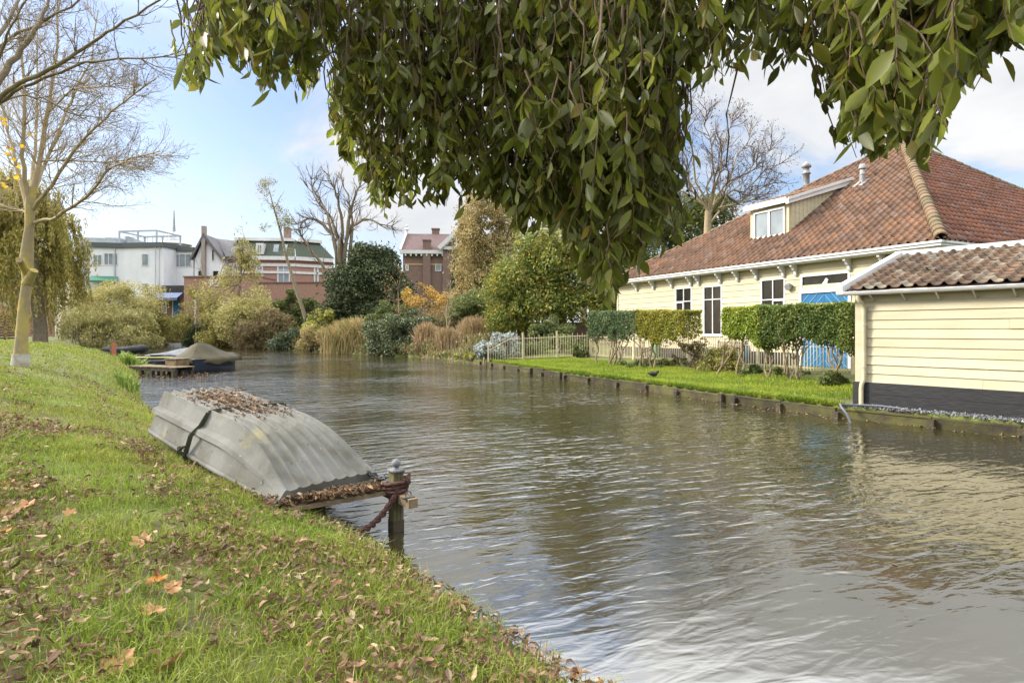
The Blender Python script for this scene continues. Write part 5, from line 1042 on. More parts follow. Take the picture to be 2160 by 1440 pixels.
crowned('broadleaf_tree', 'broad green and yellow garden tree behind the cream spiked fence', 1192, Yb, [(1190, 700, 0), (1186, 672, 0), (1180, 640, 0), (1172, 600, 0)],
        [(px_at(1175, 560, Yb), (3.2, 3, 2.6)), (px_at(1110, 590, Yb), (2.8, 2.6, 2.7)), (px_at(1070, 620, Yb + 1), (1.9, 2, 2.3)), (px_at(1240, 590, Yb), (2.6, 2.6, 2.5)), (px_at(1285, 610, Yb + .5), (1.8, 2, 2.3)), (px_at(1130, 530, Yb), (2.0, 2, 1.6)), (px_at(1220, 535, Yb), (2.0, 2, 1.6)), (px_at(1150, 640, Yb - 1), (2.8, 2, 1.6)), (px_at(1230, 645, Yb - 1), (2.6, 2, 1.4)), (px_at(1075, 670, Yb), (1.8, 1.6, 1.5))], 'f_green', 34000, .15, -.18, 1.0, .42, seed=3)
Yp = 62
crowned('golden_tree', 'tall straw gold autumn tree between brick villa and green garden tree', 1010, Yp, [(1008, 650, 0), (1012, 560, 0), (1015, 480, 0)],
        [(px_at(1010, 480, Yp), (2.4, 2.4, 4.5)), (px_at(1040, 450, Yp), (2.0, 2.2, 4.2)), (px_at(985, 540, Yp), (1.8, 2, 4.5)), (px_at(1050, 540, Yp), (2.2, 2.2, 4)), (px_at(1015, 600, Yp), (2.6, 2.4, 3.6)), (px_at(1070, 470, Yp), (1.5, 2, 3.5)), (px_at(990, 640, Yp), (2.2, 2, 2.6))], 'f_gold', 26000, .16, -.02, 1.0, .3, seed=4, hang=A(0, 0, 1))
S_('spruce_tree', 'small dark spruce in front of the right side of the brick villa', 'tree', (950, 985, 535, 640), 66, 'f_yew', 4000, .16, 1, -.2, 1.2, 2, part='crown', bl=[(px_at(967, 620, 66), (1.1, 1.1, 1.2)), (px_at(967, 590, 66), (.9, .9, 1.2)), (px_at(966, 560, 66), (.6, .6, 1.1)), (px_at(966, 543, 66), (.3, .3, .7))])
Yd = 50
crowned('evergreen_tree', 'dark evergreen tree rising against the left end of the farmhouse roof', 1330, Yd, [(1330, 680, 0), (1335, 600, 0), (1340, 520, 0)],
        [(px_at(1330, 610, Yd), (2.2, 2.5, 3.2)), (px_at(1385, 540, Yd), (3.0, 3, 3.4)), (px_at(1440, 480, Yd), (2.8, 2.6, 3)), (px_at(1340, 500, Yd), (2.4, 2.6, 3.5)), (px_at(1500, 450, Yd), (2.0, 2, 1.6)), (px_at(1310, 650, Yd), (1.4, 1.6, 1.6))], 'f_mid', 24000, .16, -.16, .9, .4, seed=6)
Yt = 66
crowned('tall_tree', 'very tall half bare tree mostly hidden behind the hanging leaves', 1230, Yt, [(1232, 600, 0), (1235, 450, 0), (1238, 330, 0)],
        [(px_at(1235, 300, Yt), (4.5, 4, 6)), (px_at(1190, 400, Yt), (4, 4, 5)), (px_at(1290, 400, Yt), (4, 4, 5.5)), (px_at(1250, 220, Yt), (3, 3, 3.5))], 'f_brown', 16000, .22, .0, .6, .5, seed=8)
# bare tree behind the farmhouse
r = np.random.default_rng(61); Yr = 46.0; b = hang_at(1490, Yr); t = thing('bare_tree', b, 'round bare tree with dense fine twigs and seed clusters behind the farmhouse roof', 'tree'); m = MB(); m2 = MB(); tips = []
T = [b - A(0, 0, .3), px_at(1490, 600, Yr), px_at(1492, 500, Yr), px_at(1494, 445, Yr)]; m.tube(T, [.45, .38, .3, .26], 8)
for px, py in ((1400, 250), (1440, 190), (1490, 230), (1545, 240), (1590, 255), (1640, 290), (1668, 330), (1650, 380), (1415, 320), (1600, 330), (1520, 300), (1380, 360), (1625, 410)):
    e = px_at(px, py, Yr + r.normal(0, 1.6)); s0 = T[-1] + A(0, 0, r.uniform(-1.2, .2)); c = curve(s0, e, r, 8, .25, -.08); m.tube(c, np.linspace(.10, .015, 8), 6)
    for j in range(24):
        i = int(r.integers(2, 7)); d = norm(c[i + 1] - c[i] if i < 7 else c[7] - c[6]); a = r.normal(0, 1, 3); branch(m2, c[i] + (c[min(i + 1, 7)] - c[i]) * r.uniform(), norm(d + .8 * norm(a)), r.uniform(.9, 2.0), .03, 1, r, tips, .8, .15, (0, 5, 3), (5, 4, 3, 3))
m.build('trunk', M['paletwig'], t, True); m2.build('branches', M['twig'], t); P = np.array([q[0] for q in tips]); P = P[r.choice(len(P), min(2600, len(P)), False)]; m = MB(); cards(m, P, r.uniform(.08, .16, len(P)), .09, r); m.build('seed_clusters', M['deadbud'], t)
# pollarded bare tree by the mansard house
r = np.random.default_rng(62); Yq = 67.0; b = hang_at(716, Yq); t = thing('bare_tree', b, 'pale pollarded tree with several thick bare stems in front of the mansard roof', 'tree'); m = MB(); m2 = MB(); tips = []
for base, pts in (((712, 600), [(708, 520), (690, 450), (660, 400), (655, 370)]), ((718, 600), [(715, 510), (700, 460), (672, 430), (640, 380)]), ((722, 600), [(728, 520), (745, 470), (735, 420), (715, 360)]), ((735, 590), [(742, 480), (770, 460), (800, 470), (835, 480)]),
                  ((716, 590), [(705, 500), (668, 462), (645, 463), (622, 475)]), ((712, 640), [(680, 560), (650, 520), (628, 485), (640, 475)]), ((725, 560), [(735, 470), (748, 420), (760, 385), (770, 360)]), ((720, 560), [(722, 470), (712, 420), (700, 385), (690, 365)])):
    c = [px_at(base[0], base[1] + 90, Yq), px_at(*base, Yq)] + [px_at(x, y_, Yq + r.normal(0, .6)) for x, y_ in pts]; c = np.array(c); k = len(c); u = np.linspace(0, k - 1, 3 * k); Q = np.stack([np.interp(u, range(k), c[:, i]) for i in range(3)], 1); Q += r.normal(0, .06, Q.shape)
    m.tube(Q, np.linspace(.27, .04, len(Q)), 7)
    for j in range(22):
        i = int(r.integers(len(Q) // 2 - 2, len(Q) - 1)); d = norm(Q[i + 1] - Q[i]); branch(m2, Q[i], norm(d + .8 * norm(r.normal(0, 1, 3))), r.uniform(1.0, 2.6), .05, 1, r, tips, .7, .25, (0, 4, 3), (5, 4, 3, 3))
m.build('trunk', M['bark2'], t, True); m2.build('branches', M['twig'], t)
# leaning tree
Yl = 61.5; r = np.random.default_rng(63); b = hang_at(650, Yl); t = thing('leaning_tree', b, 'slim tree with a leaning ivy footed trunk and small tufted leafy top', 'tree'); m = MB()
c = [b - A(0, 0, .3), px_at(650, 690, Yl), px_at(640, 655, Yl), px_at(622, 600, Yl), px_at(605, 545, Yl), px_at(592, 490, Yl), px_at(578, 440, Yl), px_at(566, 395, Yl)]; m.tube(c, [.28, .24, .2, .18, .14, .11, .08, .03], 7)
for i in (4, 5, 6, 6, 5): m.tube(curve(c[i], c[i] + A(r.uniform(-1.5, 1.2), r.normal(0, .6), r.uniform(1, 2.2)), r, 5, .2), [.05, .04, .03, .02, .01], 4)
m.build('trunk', M['bark2'], t, True); bl = [(px_at(558, 400, Yl), (1.0, .9, 1.2)), (px_at(570, 385, Yl), (.9, .8, .9)), (px_at(575, 430, Yl), (1.2, 1, 1.3)), (px_at(595, 455, Yl), (1.0, .9, 1.3)), (px_at(608, 475, Yl), (.7, .7, 1)), (px_at(560, 480, Yl), (.7, .7, .6)), (px_at(612, 530, Yl), (.9, .8, .7))]
P, d = blobs(r, 2600, bl, .05, 1.4, .2, 2); m = MB(); cards(m, P, r.uniform(.1, .2, len(P)), .07, r); m.build('crown', M['f_olive'], t)
m = MB(); P, d = blobs(r, 1500, [(px_at(648, 690, Yl), (.5, .5, 1.3))], -.2, 1.5); cards(m, P, .13, .1, r); m.build('ivy', M['f_dark'], t)
# thin many-stemmed olive tree
crowned('feathery_tree', 'thin feathery olive tree with several fine stems before the mansard house', 500, 69, [(500, 690, 0), (505, 600, 0), (510, 520, 0)],
        [(px_at(512, 520, 69), (1.2, 1.2, 2.8)), (px_at(505, 590, 69), (2.2, 2, 3)), (px_at(530, 560, 69), (1.3, 1.3, 2.6)), (px_at(470, 620, 69), (2.4, 2, 2.5)), (px_at(445, 640, 70), (1.8, 1.6, 2)), (px_at(540, 630, 69), (1.6, 1.6, 2.4)), (px_at(515, 488, 69), (.7, .7, 1.4))], 'f_pale', 7000, .16, .1, 1.1, .16, seed=9, hang=A(.2, 0, 1), nb=26, asp=.4)
for i, (pb, y, top, lab) in enumerate(((940, 47, 610, 'small grey bare tree among the tawny grass clumps'), (838, 50, 590, 'slender bare sapling with a few pinkish leaves behind the ivy bush'), (335, 79, 600, 'slender bare birch sapling in front of the blue door'), (425, 80, 560, 'wispy bare birch beside the low brick wall'))):
    r = np.random.default_rng(70 + i); b = hang_at(pb, y); t = thing('bare_sapling', b, lab, 'tree', 'slender bare saplings'); m = MB(); m2 = MB(); tips = []; e = px_at(pb + (8, 6, -3, 0)[i], top, y); c = curve(b - A(0, 0, .2), e, r, 7, .15); m.tube(c, np.linspace(.09, .02, 7), 6)
    for j in range(14): k = int(r.integers(2, 6)); branch(m2, c[k], norm(c[k + 1] - c[k] + .8 * norm(r.normal(0, 1, 3))), np.linalg.norm(e - b) * r.uniform(.18, .35), .03, 1, r, tips, .7, .1, (0, 4, 3), (5, 4, 3, 3))
    m.build('trunk', M['paletwig'], t, True); m2.build('branches', M['twig'] if i % 2 else M['paletwig'], t)
    if i in (1, 2): P = np.array([q[0] for q in tips]); P = P[r.choice(len(P), 120)]; m = MB(); cards(m, P, .12, .08, r); m.build('leaves', M['f_orange'], t)
# weeping willow
r = np.random.default_rng(80); Yw = 60.0; b = hang_at(85, Yw); t = thing('weeping_willow', b, 'large golden green weeping willow on the far left', 'tree'); m = MB(); lm = MB()
T = [b - A(0, 0, .3), b + A(0, 0, 3), px_at(70, 560, Yw), px_at(60, 470, Yw)]; m.tube(T, [.75, .6, .5, .4], 9); PP, HH = [], []
for i in range(105):
    a = r.uniform(0, 6.283); rad = r.uniform(.5, 6.8); zt = 17.2 - .17 * rad ** 1.6 + r.normal(0, .7) - (3.2 if i % 3 == 0 else 0); cx = T[-1] + A(-2.4, 0, 0); tp = A(cx[0] + math.cos(a) * rad * (1.0 if math.cos(a) < 0 else .88), cx[1] + math.sin(a) * rad * .8, zt)
    if i % 2 == 0: m.tube(curve(T[-1] - A(0, 0, r.uniform(0, 3)), tp, r, 6, .15, -.25), np.linspace(.16, .03, 6), 5)
    for j in range(10):
        ln = r.uniform(4, 10) * (1.25 if rad > 3 else .9); ln = min(ln, tp[2] - 1.0); s0 = tp + r.normal(0, .5, 3); dr = A(r.normal(0, .10), r.normal(0, .1), 0) + A(math.cos(a), math.sin(a), 0) * .08; n = int(ln * 14); u = np.sort(r.uniform(0, 1, n)); P = s0 + dr * (u * ln)[:, None] - A(0, 0, 1) * (u * ln)[:, None] + A(math.cos(a), math.sin(a), 0) * (np.sin(u * 1.5) * .6)[:, None]
        PP.append(P + r.normal(0, .07, P.shape))
P = np.concatenate(PP); P = P[P[:, 2] > 1.0]; P = P[fbm(P, .55, 2) > -.14]; cards(lm, P, r.uniform(.3, .55, len(P)), .10, r, hang=A(0, 0, -1)); m.build('trunk', M['bark2'], t, True); lm.build('crown', M['f_willow'], t)

# low growth along the far bank
r = np.random.default_rng(95); m = MB(); ln = np.concatenate([FAR[3:], QUAY[:1]]); sg = np.linalg.norm(np.diff(ln, axis=0), axis=1); cu = np.concatenate([[0], np.cumsum(sg)]) / sg.sum(); n = 26000
k = r.uniform(0, 1, n); x = np.interp(k, cu, ln[:, 0]) + r.normal(0, .5, n); y = np.interp(k, cu, ln[:, 1]) + np.abs(r.normal(0, 1.0, n)) * 1.4; o = ~inside(x, y, WATER) | (r.uniform(0, 1, n) < .15); x, y, k = x[o], y[o], k[o]
hh = (.5 + .45 * np.sin(k * 40) + .3 * np.sin(k * 97 + 1)) ** 2 * .8 + .25; P = np.stack([x, y, np.maximum(height(x, y), 0) + r.uniform(0, 1, len(x)) * hh], -1); cards(m, P, r.uniform(.15, .4, len(P)), .09, r, hang=A(0, 0, 1))
M['f_under'] = L_('bank_undergrowth_leaf', (.10, .10, .03), (.16, .13, .05), (.24, .17, .08)); tag(m.build('undergrowth', M['f_under']), 'rough low undergrowth along the far water edge', 'undergrowth', kind='stuff')
# ------------------------------------------------------------------ buildings across the water
rng = np.random.default_rng(90)
M['wwall'] = mat('white_render', (.72, .73, .74), (.64, .65, .66), .6, .7); M['wband'] = mat('grey_green_fascia', (.085, .10, .10), None, 2, .6); M['brick'] = mat('red_brick', (.36, .215, .165), (.30, .17, .13), 5, .9, bump=.2, bscale=12); M['dbrick'] = mat('brown_brick', (.22, .15, .12), (.18, .12, .10), 4, .9)
M['ochreg'] = mat('buff_render', (.30, .26, .22), None, 3, .8); M['slate'] = mat('dark_slate', (.10, .095, .10), (.15, .14, .145), 3, .6); M['ptile'] = mat('purple_roof_tile', (.135, .085, .08), (.10, .065, .06), 3, .7); M['green_roof'] = mat('green_shingle', (.05, .065, .048), (.065, .08, .055), 3, .8); M['ochre'] = mat('ochre_stone', (.42, .29, .12), None, 3, .8); M['greyw'] = mat('grey_cladding', (.42, .44, .46), (.36, .38, .40), 1, .6); M['award'] = mat('green_awning', (.06, .18, .12), None, 3, .7); M['awnb'] = mat('blue_awning', (.12, .16, .28), None, 3, .7)
def bframe(px, y, ang=0.0): p = A((px - CX) / F * y, y, 0); return Frame(p, (math.cos(R(ang)), math.sin(R(ang))))
def Bz(p): return float(height(p[0], p[1])) - .2
def win(fr, par, u0, u1, w0, w1, cols=(), rows=(), glass='glass', paint='white', fw=.10): return window(fr, par, u0, u1, w0, w1, cols, rows, v=-.06, fw=fw, mw=.08, glass=glass, paint=paint, depth=.05, sill=False)
def pxw(fr, box, v=0.0): x0, x1, y0, y1 = box; a, b = fr.pix(x0, y1, v), fr.pix(x1, y0, v); return a[0], b[0], a[1], b[1]
# white modern block, two faces meeting at px 258
Yc = 84.0; cn = A((258 - CX) / F * Yc, Yc, 0); fl = Frame(cn, (math.cos(R(12)), math.sin(R(12)))); fr = Frame(cn, (math.cos(R(-8)), math.sin(R(-8)))); zb = Bz(cn)
t = thing('apartment_block', (cn[0], cn[1], zb), 'white flat roofed modern block with dark fascia, strip windows and a rooftop frame', 'building')
uL = fl.pix(190, 600)[0]; uM = fr.pix(345, 600)[0]; uR_ = fr.pix(412, 600, 3)[0]; wt = fl.pix(258, 513)[1]; wf = fl.pix(258, 523)[1]
m = MB(); m.box(fl, uL, 0, 0, 14, zb, wf); m.box(fr, 0.0, uM, .0, 14, zb, wf + .003); m.box(fr, uM, uR_, 2.6, 14, zb, wf - .3); m.build('wall', M['wwall'], t)
m = MB(); m.box(fl, uL - .2, 0, -.25, 14, wf + .01, wt); m.box(fr, -.1, uM + .2, -.25, 14, wf + .02, wt + .01); m.box(fr, uM + .21, uR_ + .2, 2.35, 14, wf - .28, wt - .4); m.build('roof_band', M['wband'], t)
for b in ((196, 216, 537, 560), (219, 249, 534, 559)): win(fl, t, *pxw(fl, b), cols=(.5,) if b[0] < 200 else (.33, .66), glass='glassl')
win(fr, t, *pxw(fr, (299, 314, 535, 561)), glass='glassl'); win(fr, t, *pxw(fr, (300, 314, 597, 620)), glass='glassl'); win(Frame(fr.P(0, 2.6, 0), fr.u), t, *pxw(Frame(fr.P(0, 2.6, 0), fr.u), (353, 404, 535, 564)), cols=(.25, .5, .75), glass='glassl')
m = MB(); a = pxw(fl, (193, 250, 583, 592)); m.quads([(fl.P(a[0], -.1, a[3]), fl.P(a[1], -.1, a[3]), fl.P(a[1], -1.0, a[2]), fl.P(a[0], -1.0, a[2]))]); m.box(fl, a[0], a[1], -1.02, -.98, a[2] - .3, a[2]); m.build('awning', M['award'], t)
m = MB(); m.tube([fl.P(-.9, -.12, zb), fl.P(-.9, -.12, wt + .3)], .09, 6); m.tube([fr.P(uM - .5, -.2, zb + 3), fr.P(uM - .5, -.2, wt)], .05, 5); m.tube([fr.P(uM - 1.1, -.2, zb + 3), fr.P(uM - 1.1, -.2, wt)], .05, 5); m.build('drainpipe', M['greyw'], t)
m = MB(); k = fr.pix(262, 500, 4)[0]; k1 = fr.pix(340, 500, 4)[0]; wp = fr.pix(300, 491, 4)[1]
for u in (k, (k + k1) / 2, k1):
    for v in (3, 8): m.box(fr, u - .09, u + .09, v, v + .18, wt, wp)
for v in (3, 8): m.box(fr, k - .1, k1 + .1, v, v + .2, wp, wp + .22)
for u in (k, k1): m.box(fr, u - .1, u + .1, 3.2, 8, wp + .003, wp + .2)
for u in np.linspace(k, uM, 14): m.box(fr, u - .025, u + .025, .6, .65, wt, wt + .9)
m.box(fr, k, uM, .59, .66, wt + .9, wt + .96); m.build('pergola', M['greyw'], t)
m = MB(); q = fl.pix(176, 498, 8)[1]; m.box(fl, uL - 3.5, uL + 2, 5, 13, zb, q - .6); m.box(fl, uL + 2.1, -1.5, 6, 12, wt, q - .1); m.build('penthouse', M['greyw'], t)
f2 = Frame(fl.P(0, 5, 0), fl.u); win(f2, t, *pxw(f2, (168, 186, 518, 550)), cols=(.5,), paint='dark', glass='glassl')
# low service building with blue door, railing terrace
fs_ = bframe(345, 81, -4); zb = Bz(fs_.o); a = pxw(fs_, (306, 390, 628, 690)); t = thing('service_building', (fs_.o[0], fs_.o[1], zb), 'low brown brick annex with blue awning, blue door and black railed terrace', 'building')
m = MB(); m.box(fs_, a[0], a[1], 0, 4, zb, a[3]); m.build('wall', M['dbrick'], t); m = MB(); q = pxw(fs_, (325, 386, 617, 629)); m.quads([(fs_.P(q[0], 0, q[3]), fs_.P(q[1], 0, q[3]), fs_.P(q[1], -1.3, q[2]), fs_.P(q[0], -1.3, q[2]))]); m.box(fs_, q[0], q[1], -1.33, -1.27, q[2] - .35, q[2]); m.build('awning', M['awnb'], t)
win(fs_, t, *pxw(fs_, (341, 352, 636, 661)), rows=(.6,), glass='glassl'); d = pxw(fs_, (366, 379, 630, 665)); m = MB(); m.box(fs_, d[0], d[1], -.07, -.003, zb, d[3]); dd = m.build('door', M['blue'], t); MB().box(fs_, d[0] - .12, d[0] - .003, -.09, -.004, zb, d[3] + .1).build('frame', M['white'], dd)
m = MB(); wz = a[3]; 
for u in np.linspace(a[0], a[1], 20): m.box(fs_, u - .03, u + .03, .05, .11, wz, wz + 1.3)
for h in (.45, .9, 1.3): m.box(fs_, a[0], a[1], .04, .12, wz + h - .03, wz + h + .03)
m.build('railing', M['dark'], t); m = MB(); m.box(fs_, a[0] + 1.2, a[1] - .2, 1.6, 1.9, wz + .01, wz + 1.8); m.build('reed_screen', M['dark'], t)
# tower with mast, far behind
y = 170.0; o = px_at(367, 515, y); t = thing('tower', (o[0], o[1], 1), 'distant pale round tower topped by ducts and a thin mast', 'tower'); zt = px_at(367, 512, y)[2]; m = MB(); m.lathe(A(o[0], o[1], 0), [(3.4, 0), (3.4, zt), (2.9, zt + .2)], 20)
for k in range(4): m.lathe(A(o[0] - 1.8 + 1.1 * k, o[1] - .6 * (k % 2), zt), [(.55, 0), (.55, px_at(0, 490, y)[2] - zt), (.01, px_at(0, 490, y)[2] - zt + .1)], 10)
m.build('shaft', M['wwall'], t, True); m = MB(); zt2 = px_at(0, 490, y)[2]; m.tube([A(o[0], o[1], zt2), A(o[0], o[1], zt2 + 2.4), A(o[0], o[1], px_at(0, 444, y)[2])], [.45, .3, .12], 6); m.build('mast', M['grey'], t)
m = MB(); m.lathe(A(o[0], o[1], zt - .8), [(3.5, 0), (4.6, .1), (4.6, .3), (3.5, .4)], 20); m.build('gallery', M['grey'], t)
# gabled white house
g = bframe(433, 85, 4); zb = Bz(g.o); t = thing('gabled_house', (g.o[0], g.o[1], zb), 'white rendered house with steep gable, projecting flue and grey slate roof', 'house')
e0, e1, ap = g.pix(403, 548), g.pix(474, 548), g.pix(432, 494); m = MB(); m.prism(g, [(e0[0] + .5, zb), (e1[0] - .3, zb), (e1[0] - .3, e1[1]), (ap[0], ap[1] - .3), (e0[0] + .5, e0[1])], 0, 10); m.build('wall', M['wwall'], t)
m = MB()
for a, b in ((e0, ap), (ap, e1)): m.quads([(g.P(a[0], -.5, a[1]), g.P(b[0], -.5, b[1]), g.P(b[0], 11, b[1]), g.P(a[0], 11, a[1]))]); m.quads([(g.P(a[0], -.52, a[1] - .5), g.P(b[0], -.52, b[1] - .5), g.P(b[0], -.52, b[1] + .12), g.P(a[0], -.52, a[1] + .12))])
a, b = ap, g.pix(560, 512, 9); m.quads([(g.P(ap[0], 4, ap[1]), g.P(b[0], 4, ap[1] - .6), g.P(b[0], -.2 + 1, e1[1] + .6), g.P(e1[0] - .2, .8, e1[1] + .6))]); m.build('roof', M['slate'], t)
m = MB(); u = ap[0]; m.box(g, u - .22, u + .22, -.6, -.01, zb, ap[1] - 1.4); m.box(g, u - .26, u + .26, -.5, .1, ap[1] - 1.41, ap[1] + 1.1); m.build('chimney', M['ochreg'], t)
for b in ((424, 429, 525, 551), (446, 453, 525, 551), (417, 431, 570, 583), (448, 463, 570, 586)): win(g, t, *pxw(g, b), fw=.12)
# long low brick wall building
bw = bframe(388, 79, -3); zb = Bz(bw.o); a = pxw(bw, (388, 545, 584, 720)); b2 = pxw(bw, (545, 692, 596, 720)); t = thing('brick_extension', (bw.o[0], bw.o[1], zb), 'long low red brick extension with flat roof and white pipes behind the bank shrubs', 'building')
m = MB(); m.box(bw, 0, a[1], 0, 5, zb, a[3]); m.box(bw, a[1] + .003, b2[1], .3, 5, zb, b2[3]); m.build('wall', M['brick'], t); m = MB(); m.box(bw, -.1, a[1] + .1, -.12, 5.1, a[3] + .003, a[3] + .16); m.box(bw, a[1] + .11, b2[1] + .1, .18, 5.1, b2[3] + .003, b2[3] + .14); m.build('coping', M['dbrick'], t)
m = MB()
for px, y0, y1 in ((413, 615, 720), (551, 618, 660), (450, 640, 700)): p, q = bw.pix(px, y1), bw.pix(px, y0); m.box(bw, p[0] - .08, p[0] + .08, -.2, -.05, p[1], q[1]); m.box(bw, p[0] - .08, p[0] + 2.0 * (px != 413), -.2, -.06, p[1] - .16, p[1] - .002)
m.build('white_pipe', M['white'], t); win(bw, t, *pxw(bw, (443, 450, 590, 604)), fw=.2); win(bw, t, *pxw(bw, (453, 462, 590, 604)), fw=.2)
# mansard house: front towards px 470-622, side to 700
cm = A((622 - CX) / F * 88, 88, 0); ma, mb_ = Frame(cm, (math.cos(R(6)), math.sin(R(6)))), Frame(cm, (math.cos(R(-14 + 45)), math.sin(R(-14 + 45)))); zb = Bz(cm); t = thing('mansard_house', (cm[0], cm[1], zb), 'red brick villa with white bands and green mansard roof behind the leaning tree', 'house')
u0 = ma.pix(470, 560)[0]; u1 = mb_.pix(702, 560)[0]; wc = ma.pix(600, 541)[1]; wr = ma.pix(600, 509, 1.5)[1]
m = MB(); m.box(ma, u0, 0, 0, 12, zb, wc); m.box(mb_, .0, u1, .0, 9, zb, wc - .003); m.build('wall', M['brick'], t); m = MB()
for b in ((541, 549), (556, 562), (572, 577)):
    w0, w1 = ma.pix(600, b[1])[1], ma.pix(600, b[0])[1]; m.box(ma, u0 - .1, .05, -.12 - (.3 if b[0] == 541 else 0), -.002, w0, w1); m.box(mb_, .05, u1, -.12 - (.3 if b[0] == 541 else 0), -.002, w0, w1 - .004)
m.build('stone_band', M['white'], t); m = MB(); ins = 1.6
m.add([ma.P(u0 - .2, -.3, wc + .01), ma.P(0.1, -.3, wc + .01), ma.P(-ins * .3, ins, wr), ma.P(u0 + ins, ins, wr)], [(0, 1, 2, 3)]); m.add([mb_.P(.1, -.3, wc + .008), mb_.P(u1 + .2, -.3, wc + .008), mb_.P(u1 - ins, ins, wr), ma.P(-ins * .3, ins, wr)], [(0, 1, 2, 3)]); m.build('mansard_roof', M['green_roof'], t)
m = MB(); m.box(ma, u0 + ins - .4, -ins * .3, ins - .4, 10, wr + .003, wr + .45); m.box(mb_, .6, u1 - ins + .3, ins - .4, 8, wr + .006, wr + .44); m.build('flat_roof_edge', M['white'], t)
m = MB(); c0_, c1_ = ma.pix(600, 505, 5), ma.pix(612, 480, 5); m.box(ma, c0_[0], c1_[0], 4.5, 5.8, wr, c1_[1]); m.build('chimney', M['dbrick'], t)
for b, gl in (((585, 612, 556, 597), 'glassl'), ((540, 555, 560, 592), 'glassl'), ((490, 503, 560, 592), 'glassl')): win(ma, t, *pxw(ma, b), cols=(.5,), rows=(.68,), glass=gl, fw=.18)
win(mb_, t, *pxw(mb_, (662, 672, 560, 600)), rows=(.7,), glass='glassl', fw=.2)
fm = Frame(ma.P(0, .2, 0), ma.u)
for b in ((577, 588, 515, 533), (598, 606, 515, 529)): 
    q = pxw(fm, b, .35); mm_ = MB(); mm_.quads([(fm.P(q[0], .0, q[2]), fm.P(q[1], .0, q[2]), fm.P(q[1], .62, q[3]), fm.P(q[0], .62, q[3]))]); mm_.build('skylight', M['glassl'], t)
dm = pxw(ma, (540, 556, 513, 536), -.2); m = MB(); m.box(ma, dm[0], dm[1], -.25, 1.2, dm[2], dm[3]); dq_ = m.build('roof_dormer', M['white'], t); win(Frame(ma.P(0, -.25, 0), ma.u), dq_, dm[0] + .2, dm[1] - .2, dm[2] + .2, dm[3] - .25, cols=(.5,), glass='glassl')
# dark brick villa with purple roof
v = bframe(850, 80, 3); zb = Bz(v.o); t = thing('brick_villa', (v.o[0], v.o[1], zb), 'dark brown brick villa with purple tiled roof, white eaves and cross gable', 'house')
q = pxw(v, (850, 982, 530, 700)); w_ = v.pix(850, 530)[1]; wr2 = v.pix(860, 493, 4)[1]; ue = v.pix(1060, 530)[0]; m = MB(); m.box(v, 0, ue, 0, 9, zb, w_); m.build('wall', M['dbrick'], t)
m = MB(); m.quads([(v.P(-.3, -.4, w_ + .1), v.P(ue, -.4, w_ + .1), v.P(ue, 4, wr2), v.P(.2, 4, wr2))]); m.quads([(v.P(.2, 4, wr2), v.P(ue, 4, wr2), v.P(ue, 9.3, w_ + .1), v.P(-.3, 9.3, w_ + .1))]); m.prism(Frame(v.P(0, 0, 0), v.v), [(-.2, w_), (9.1, w_), (4, wr2 - .1)], -.25, -.05); m.build('roof', M['ptile'], t)
m = MB(); m.box(v, -.35, ue, -.55, -.002, w_ - .35, w_ + .12)
for a, b in (((-.4, w_ + .1), (4, wr2 + .15)),): m.bar(v.P(-.3, a[0], a[1]), v.P(-.0, b[0], b[1]), .25, .3)
m.lathe(v.P(0, 4, wr2), [(.22, 0), (.22, .5), (.34, .55), (.1, .9), (.2, 1.1), (.01, 1.3)], 10); 
for u in np.arange(.4, ue, .7): m.box(v, u - .1, u + .1, -.5, -.003, w_ - .65, w_ - .353)
m.build('eaves', M['white'], t)
for (x0, x1, y0, vv, key) in ((892, 908, 508, -.45, 'dbrick'), (911, 926, 484, 4, 'dbrick')): a, b = v.pix(x0, 530, vv), v.pix(x1, y0, vv); m = MB(); m.box(v, a[0], b[0], vv, vv + .95, w_ - 5 if vv < 0 else w_, b[1]); m.box(v, a[0] - .08, b[0] + .08, vv - .08, vv + 1.03, b[1] + .003, b[1] + .18); m.build('chimney', M[key], t)
m = MB()
for x0, x1, y0, y1 in ((852, 946, 556, 559),): a = pxw(v, (x0, x1, y0, y1)); m.box(v, a[0], a[1], -.06, -.003, a[2], a[3])
m.build('stone_band', M['ochre'], t); win(v, t, *pxw(v, (855, 862, 558, 571)), fw=.16); win(v, t, *pxw(v, (918, 931, 557, 572)), fw=.1, glass='glassl'); win(v, t, *pxw(v, (949, 962, 553, 588)), fw=.12, glass='glassl')
x0, ap_, x1 = v.pix(926, 524, -.6), v.pix(968, 484, -.6), v.pix(1012, 524, -.6); m = MB(); m.prism(v, [(x0[0] + .5, zb), (x1[0] - .5, zb), (x1[0] - .5, x1[1]), (ap_[0], ap_[1] - .5), (x0[0] + .5, x0[1])], -.55, .0); gb = m.build('cross_gable', M['dbrick'], t)
m = MB(); m.bar(v.P(x0[0], -.8, x0[1]), v.P(ap_[0], -.8, ap_[1]), .5, .55); m.bar(v.P(ap_[0], -.8, ap_[1]), v.P(x1[0], -.8, x1[1]), .5, .55); a = pxw(v, (935, 962, 520, 523), -.6); m.box(v, a[0], a[1], -.75, -.56, a[2] - .2, a[3]); a = pxw(v, (961, 964, 497, 523), -.6); m.box(v, a[0], a[1], -.76, -.555, a[2], a[3]); m.build('barge_board', M['white'], gb)
a = pxw(v, (940, 961, 502, 520), -.6); MB().prism(v, [(a[0], a[2]), (a[1], a[2]), (a[1], a[3] - .2)], -.60, -.553).build('gable_glass', M['slate'], gb)
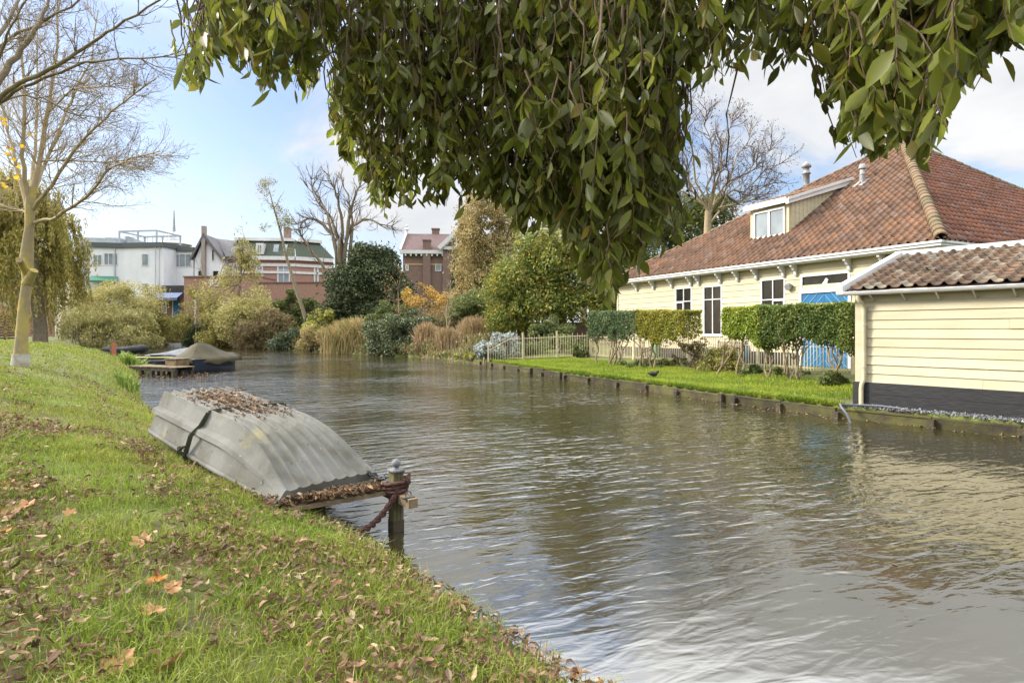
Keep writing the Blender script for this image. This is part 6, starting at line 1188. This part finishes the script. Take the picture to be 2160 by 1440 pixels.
# house behind the willow, garden wall, slatted fence, landing
h = bframe(-60, 95, 5); zb = Bz(h.o); t = thing('brick_house', (h.o[0], h.o[1], zb), 'pinkish brick house half hidden behind the weeping willow', 'house'); a = pxw(h, (-60, 45, 598, 700)); m = MB(); m.box(h, a[0], a[1], 0, 8, zb, a[3]); m.build('wall', M['brick'], t); m = MB(); m.prism(Frame(h.P(a[0] - .3, 0, 0), h.v), [(-.4, a[3]), (8.4, a[3]), (4, a[3] + 4)], -(a[1] - a[0] + .6), 0); m.build('roof', M['ptile'], t); win(h, t, *pxw(h, (8, 20, 620, 645)), cols=(.5,), glass='glassl')
sf = bframe(-40, 66, 0); zb = Bz(sf.o); t = thing('slatted_fence', (sf.o[0], sf.o[1], zb), 'grey fence of horizontal slats under the weeping willow', 'fence'); a = pxw(sf, (-40, 34, 664, 715)); m = MB(); zb = a[2]
for w in np.arange(zb, a[3], .30): m.box(sf, a[0], a[1], -.03, .03, w, w + .2)
m.build('slats', M['timber'], t); m = MB()
for u in np.linspace(a[0] + .1, a[1] - .1, 4): m.box(sf, u - .07, u + .07, .032, .15, 0, a[3] + .1)
m.build('posts', M['timber'], t)
gw = bframe(1095, 50, -6); zb = Bz(gw.o); t = thing('garden_wall', (gw.o[0], gw.o[1], zb), 'low brown brick garden wall behind the cream spiked fence', 'wall'); a = pxw(gw, (1060, 1330, 682, 720)); m = MB(); m.box(gw, a[0], a[1], 0, .3, zb, a[3]); m.build('wall', M['dbrick'], t); m = MB(); m.box(gw, a[0] - .05, a[1] + .05, -.05, .35, a[3] + .003, a[3] + .09); m.build('coping', M['slate'], t)
p, q = px_at(1206, 708, 44), px_at(1213, 684, 44); m = MB(); m.tube([A(p[0] - .3, p[1], gz(p) - .1), p, q], .035, 6); tag(m.build('white_pole', M['white']), 'slanting white pole standing before the brown garden wall', 'pole')
ld = at_z(368, 726, .3); lf = Frame((-42.5, 75.5, 0), (1, -.35)); t = thing('landing_stage', (-42.5, 75.5, -.3), 'low concrete landing with steps on the far bank behind the tarpaulined boats', 'landing'); m = MB(); m.box(lf, 0, 7.5, -1.2, 2.5, -.5, .42); m.build('slab', M['greyw'], t); m = MB()
for i in range(4): m.box(lf, 4.2, 7.2, 2.52 + i * .4, 6, -.3, .5 + i * .2)
m.build('steps', M['timber'], t)
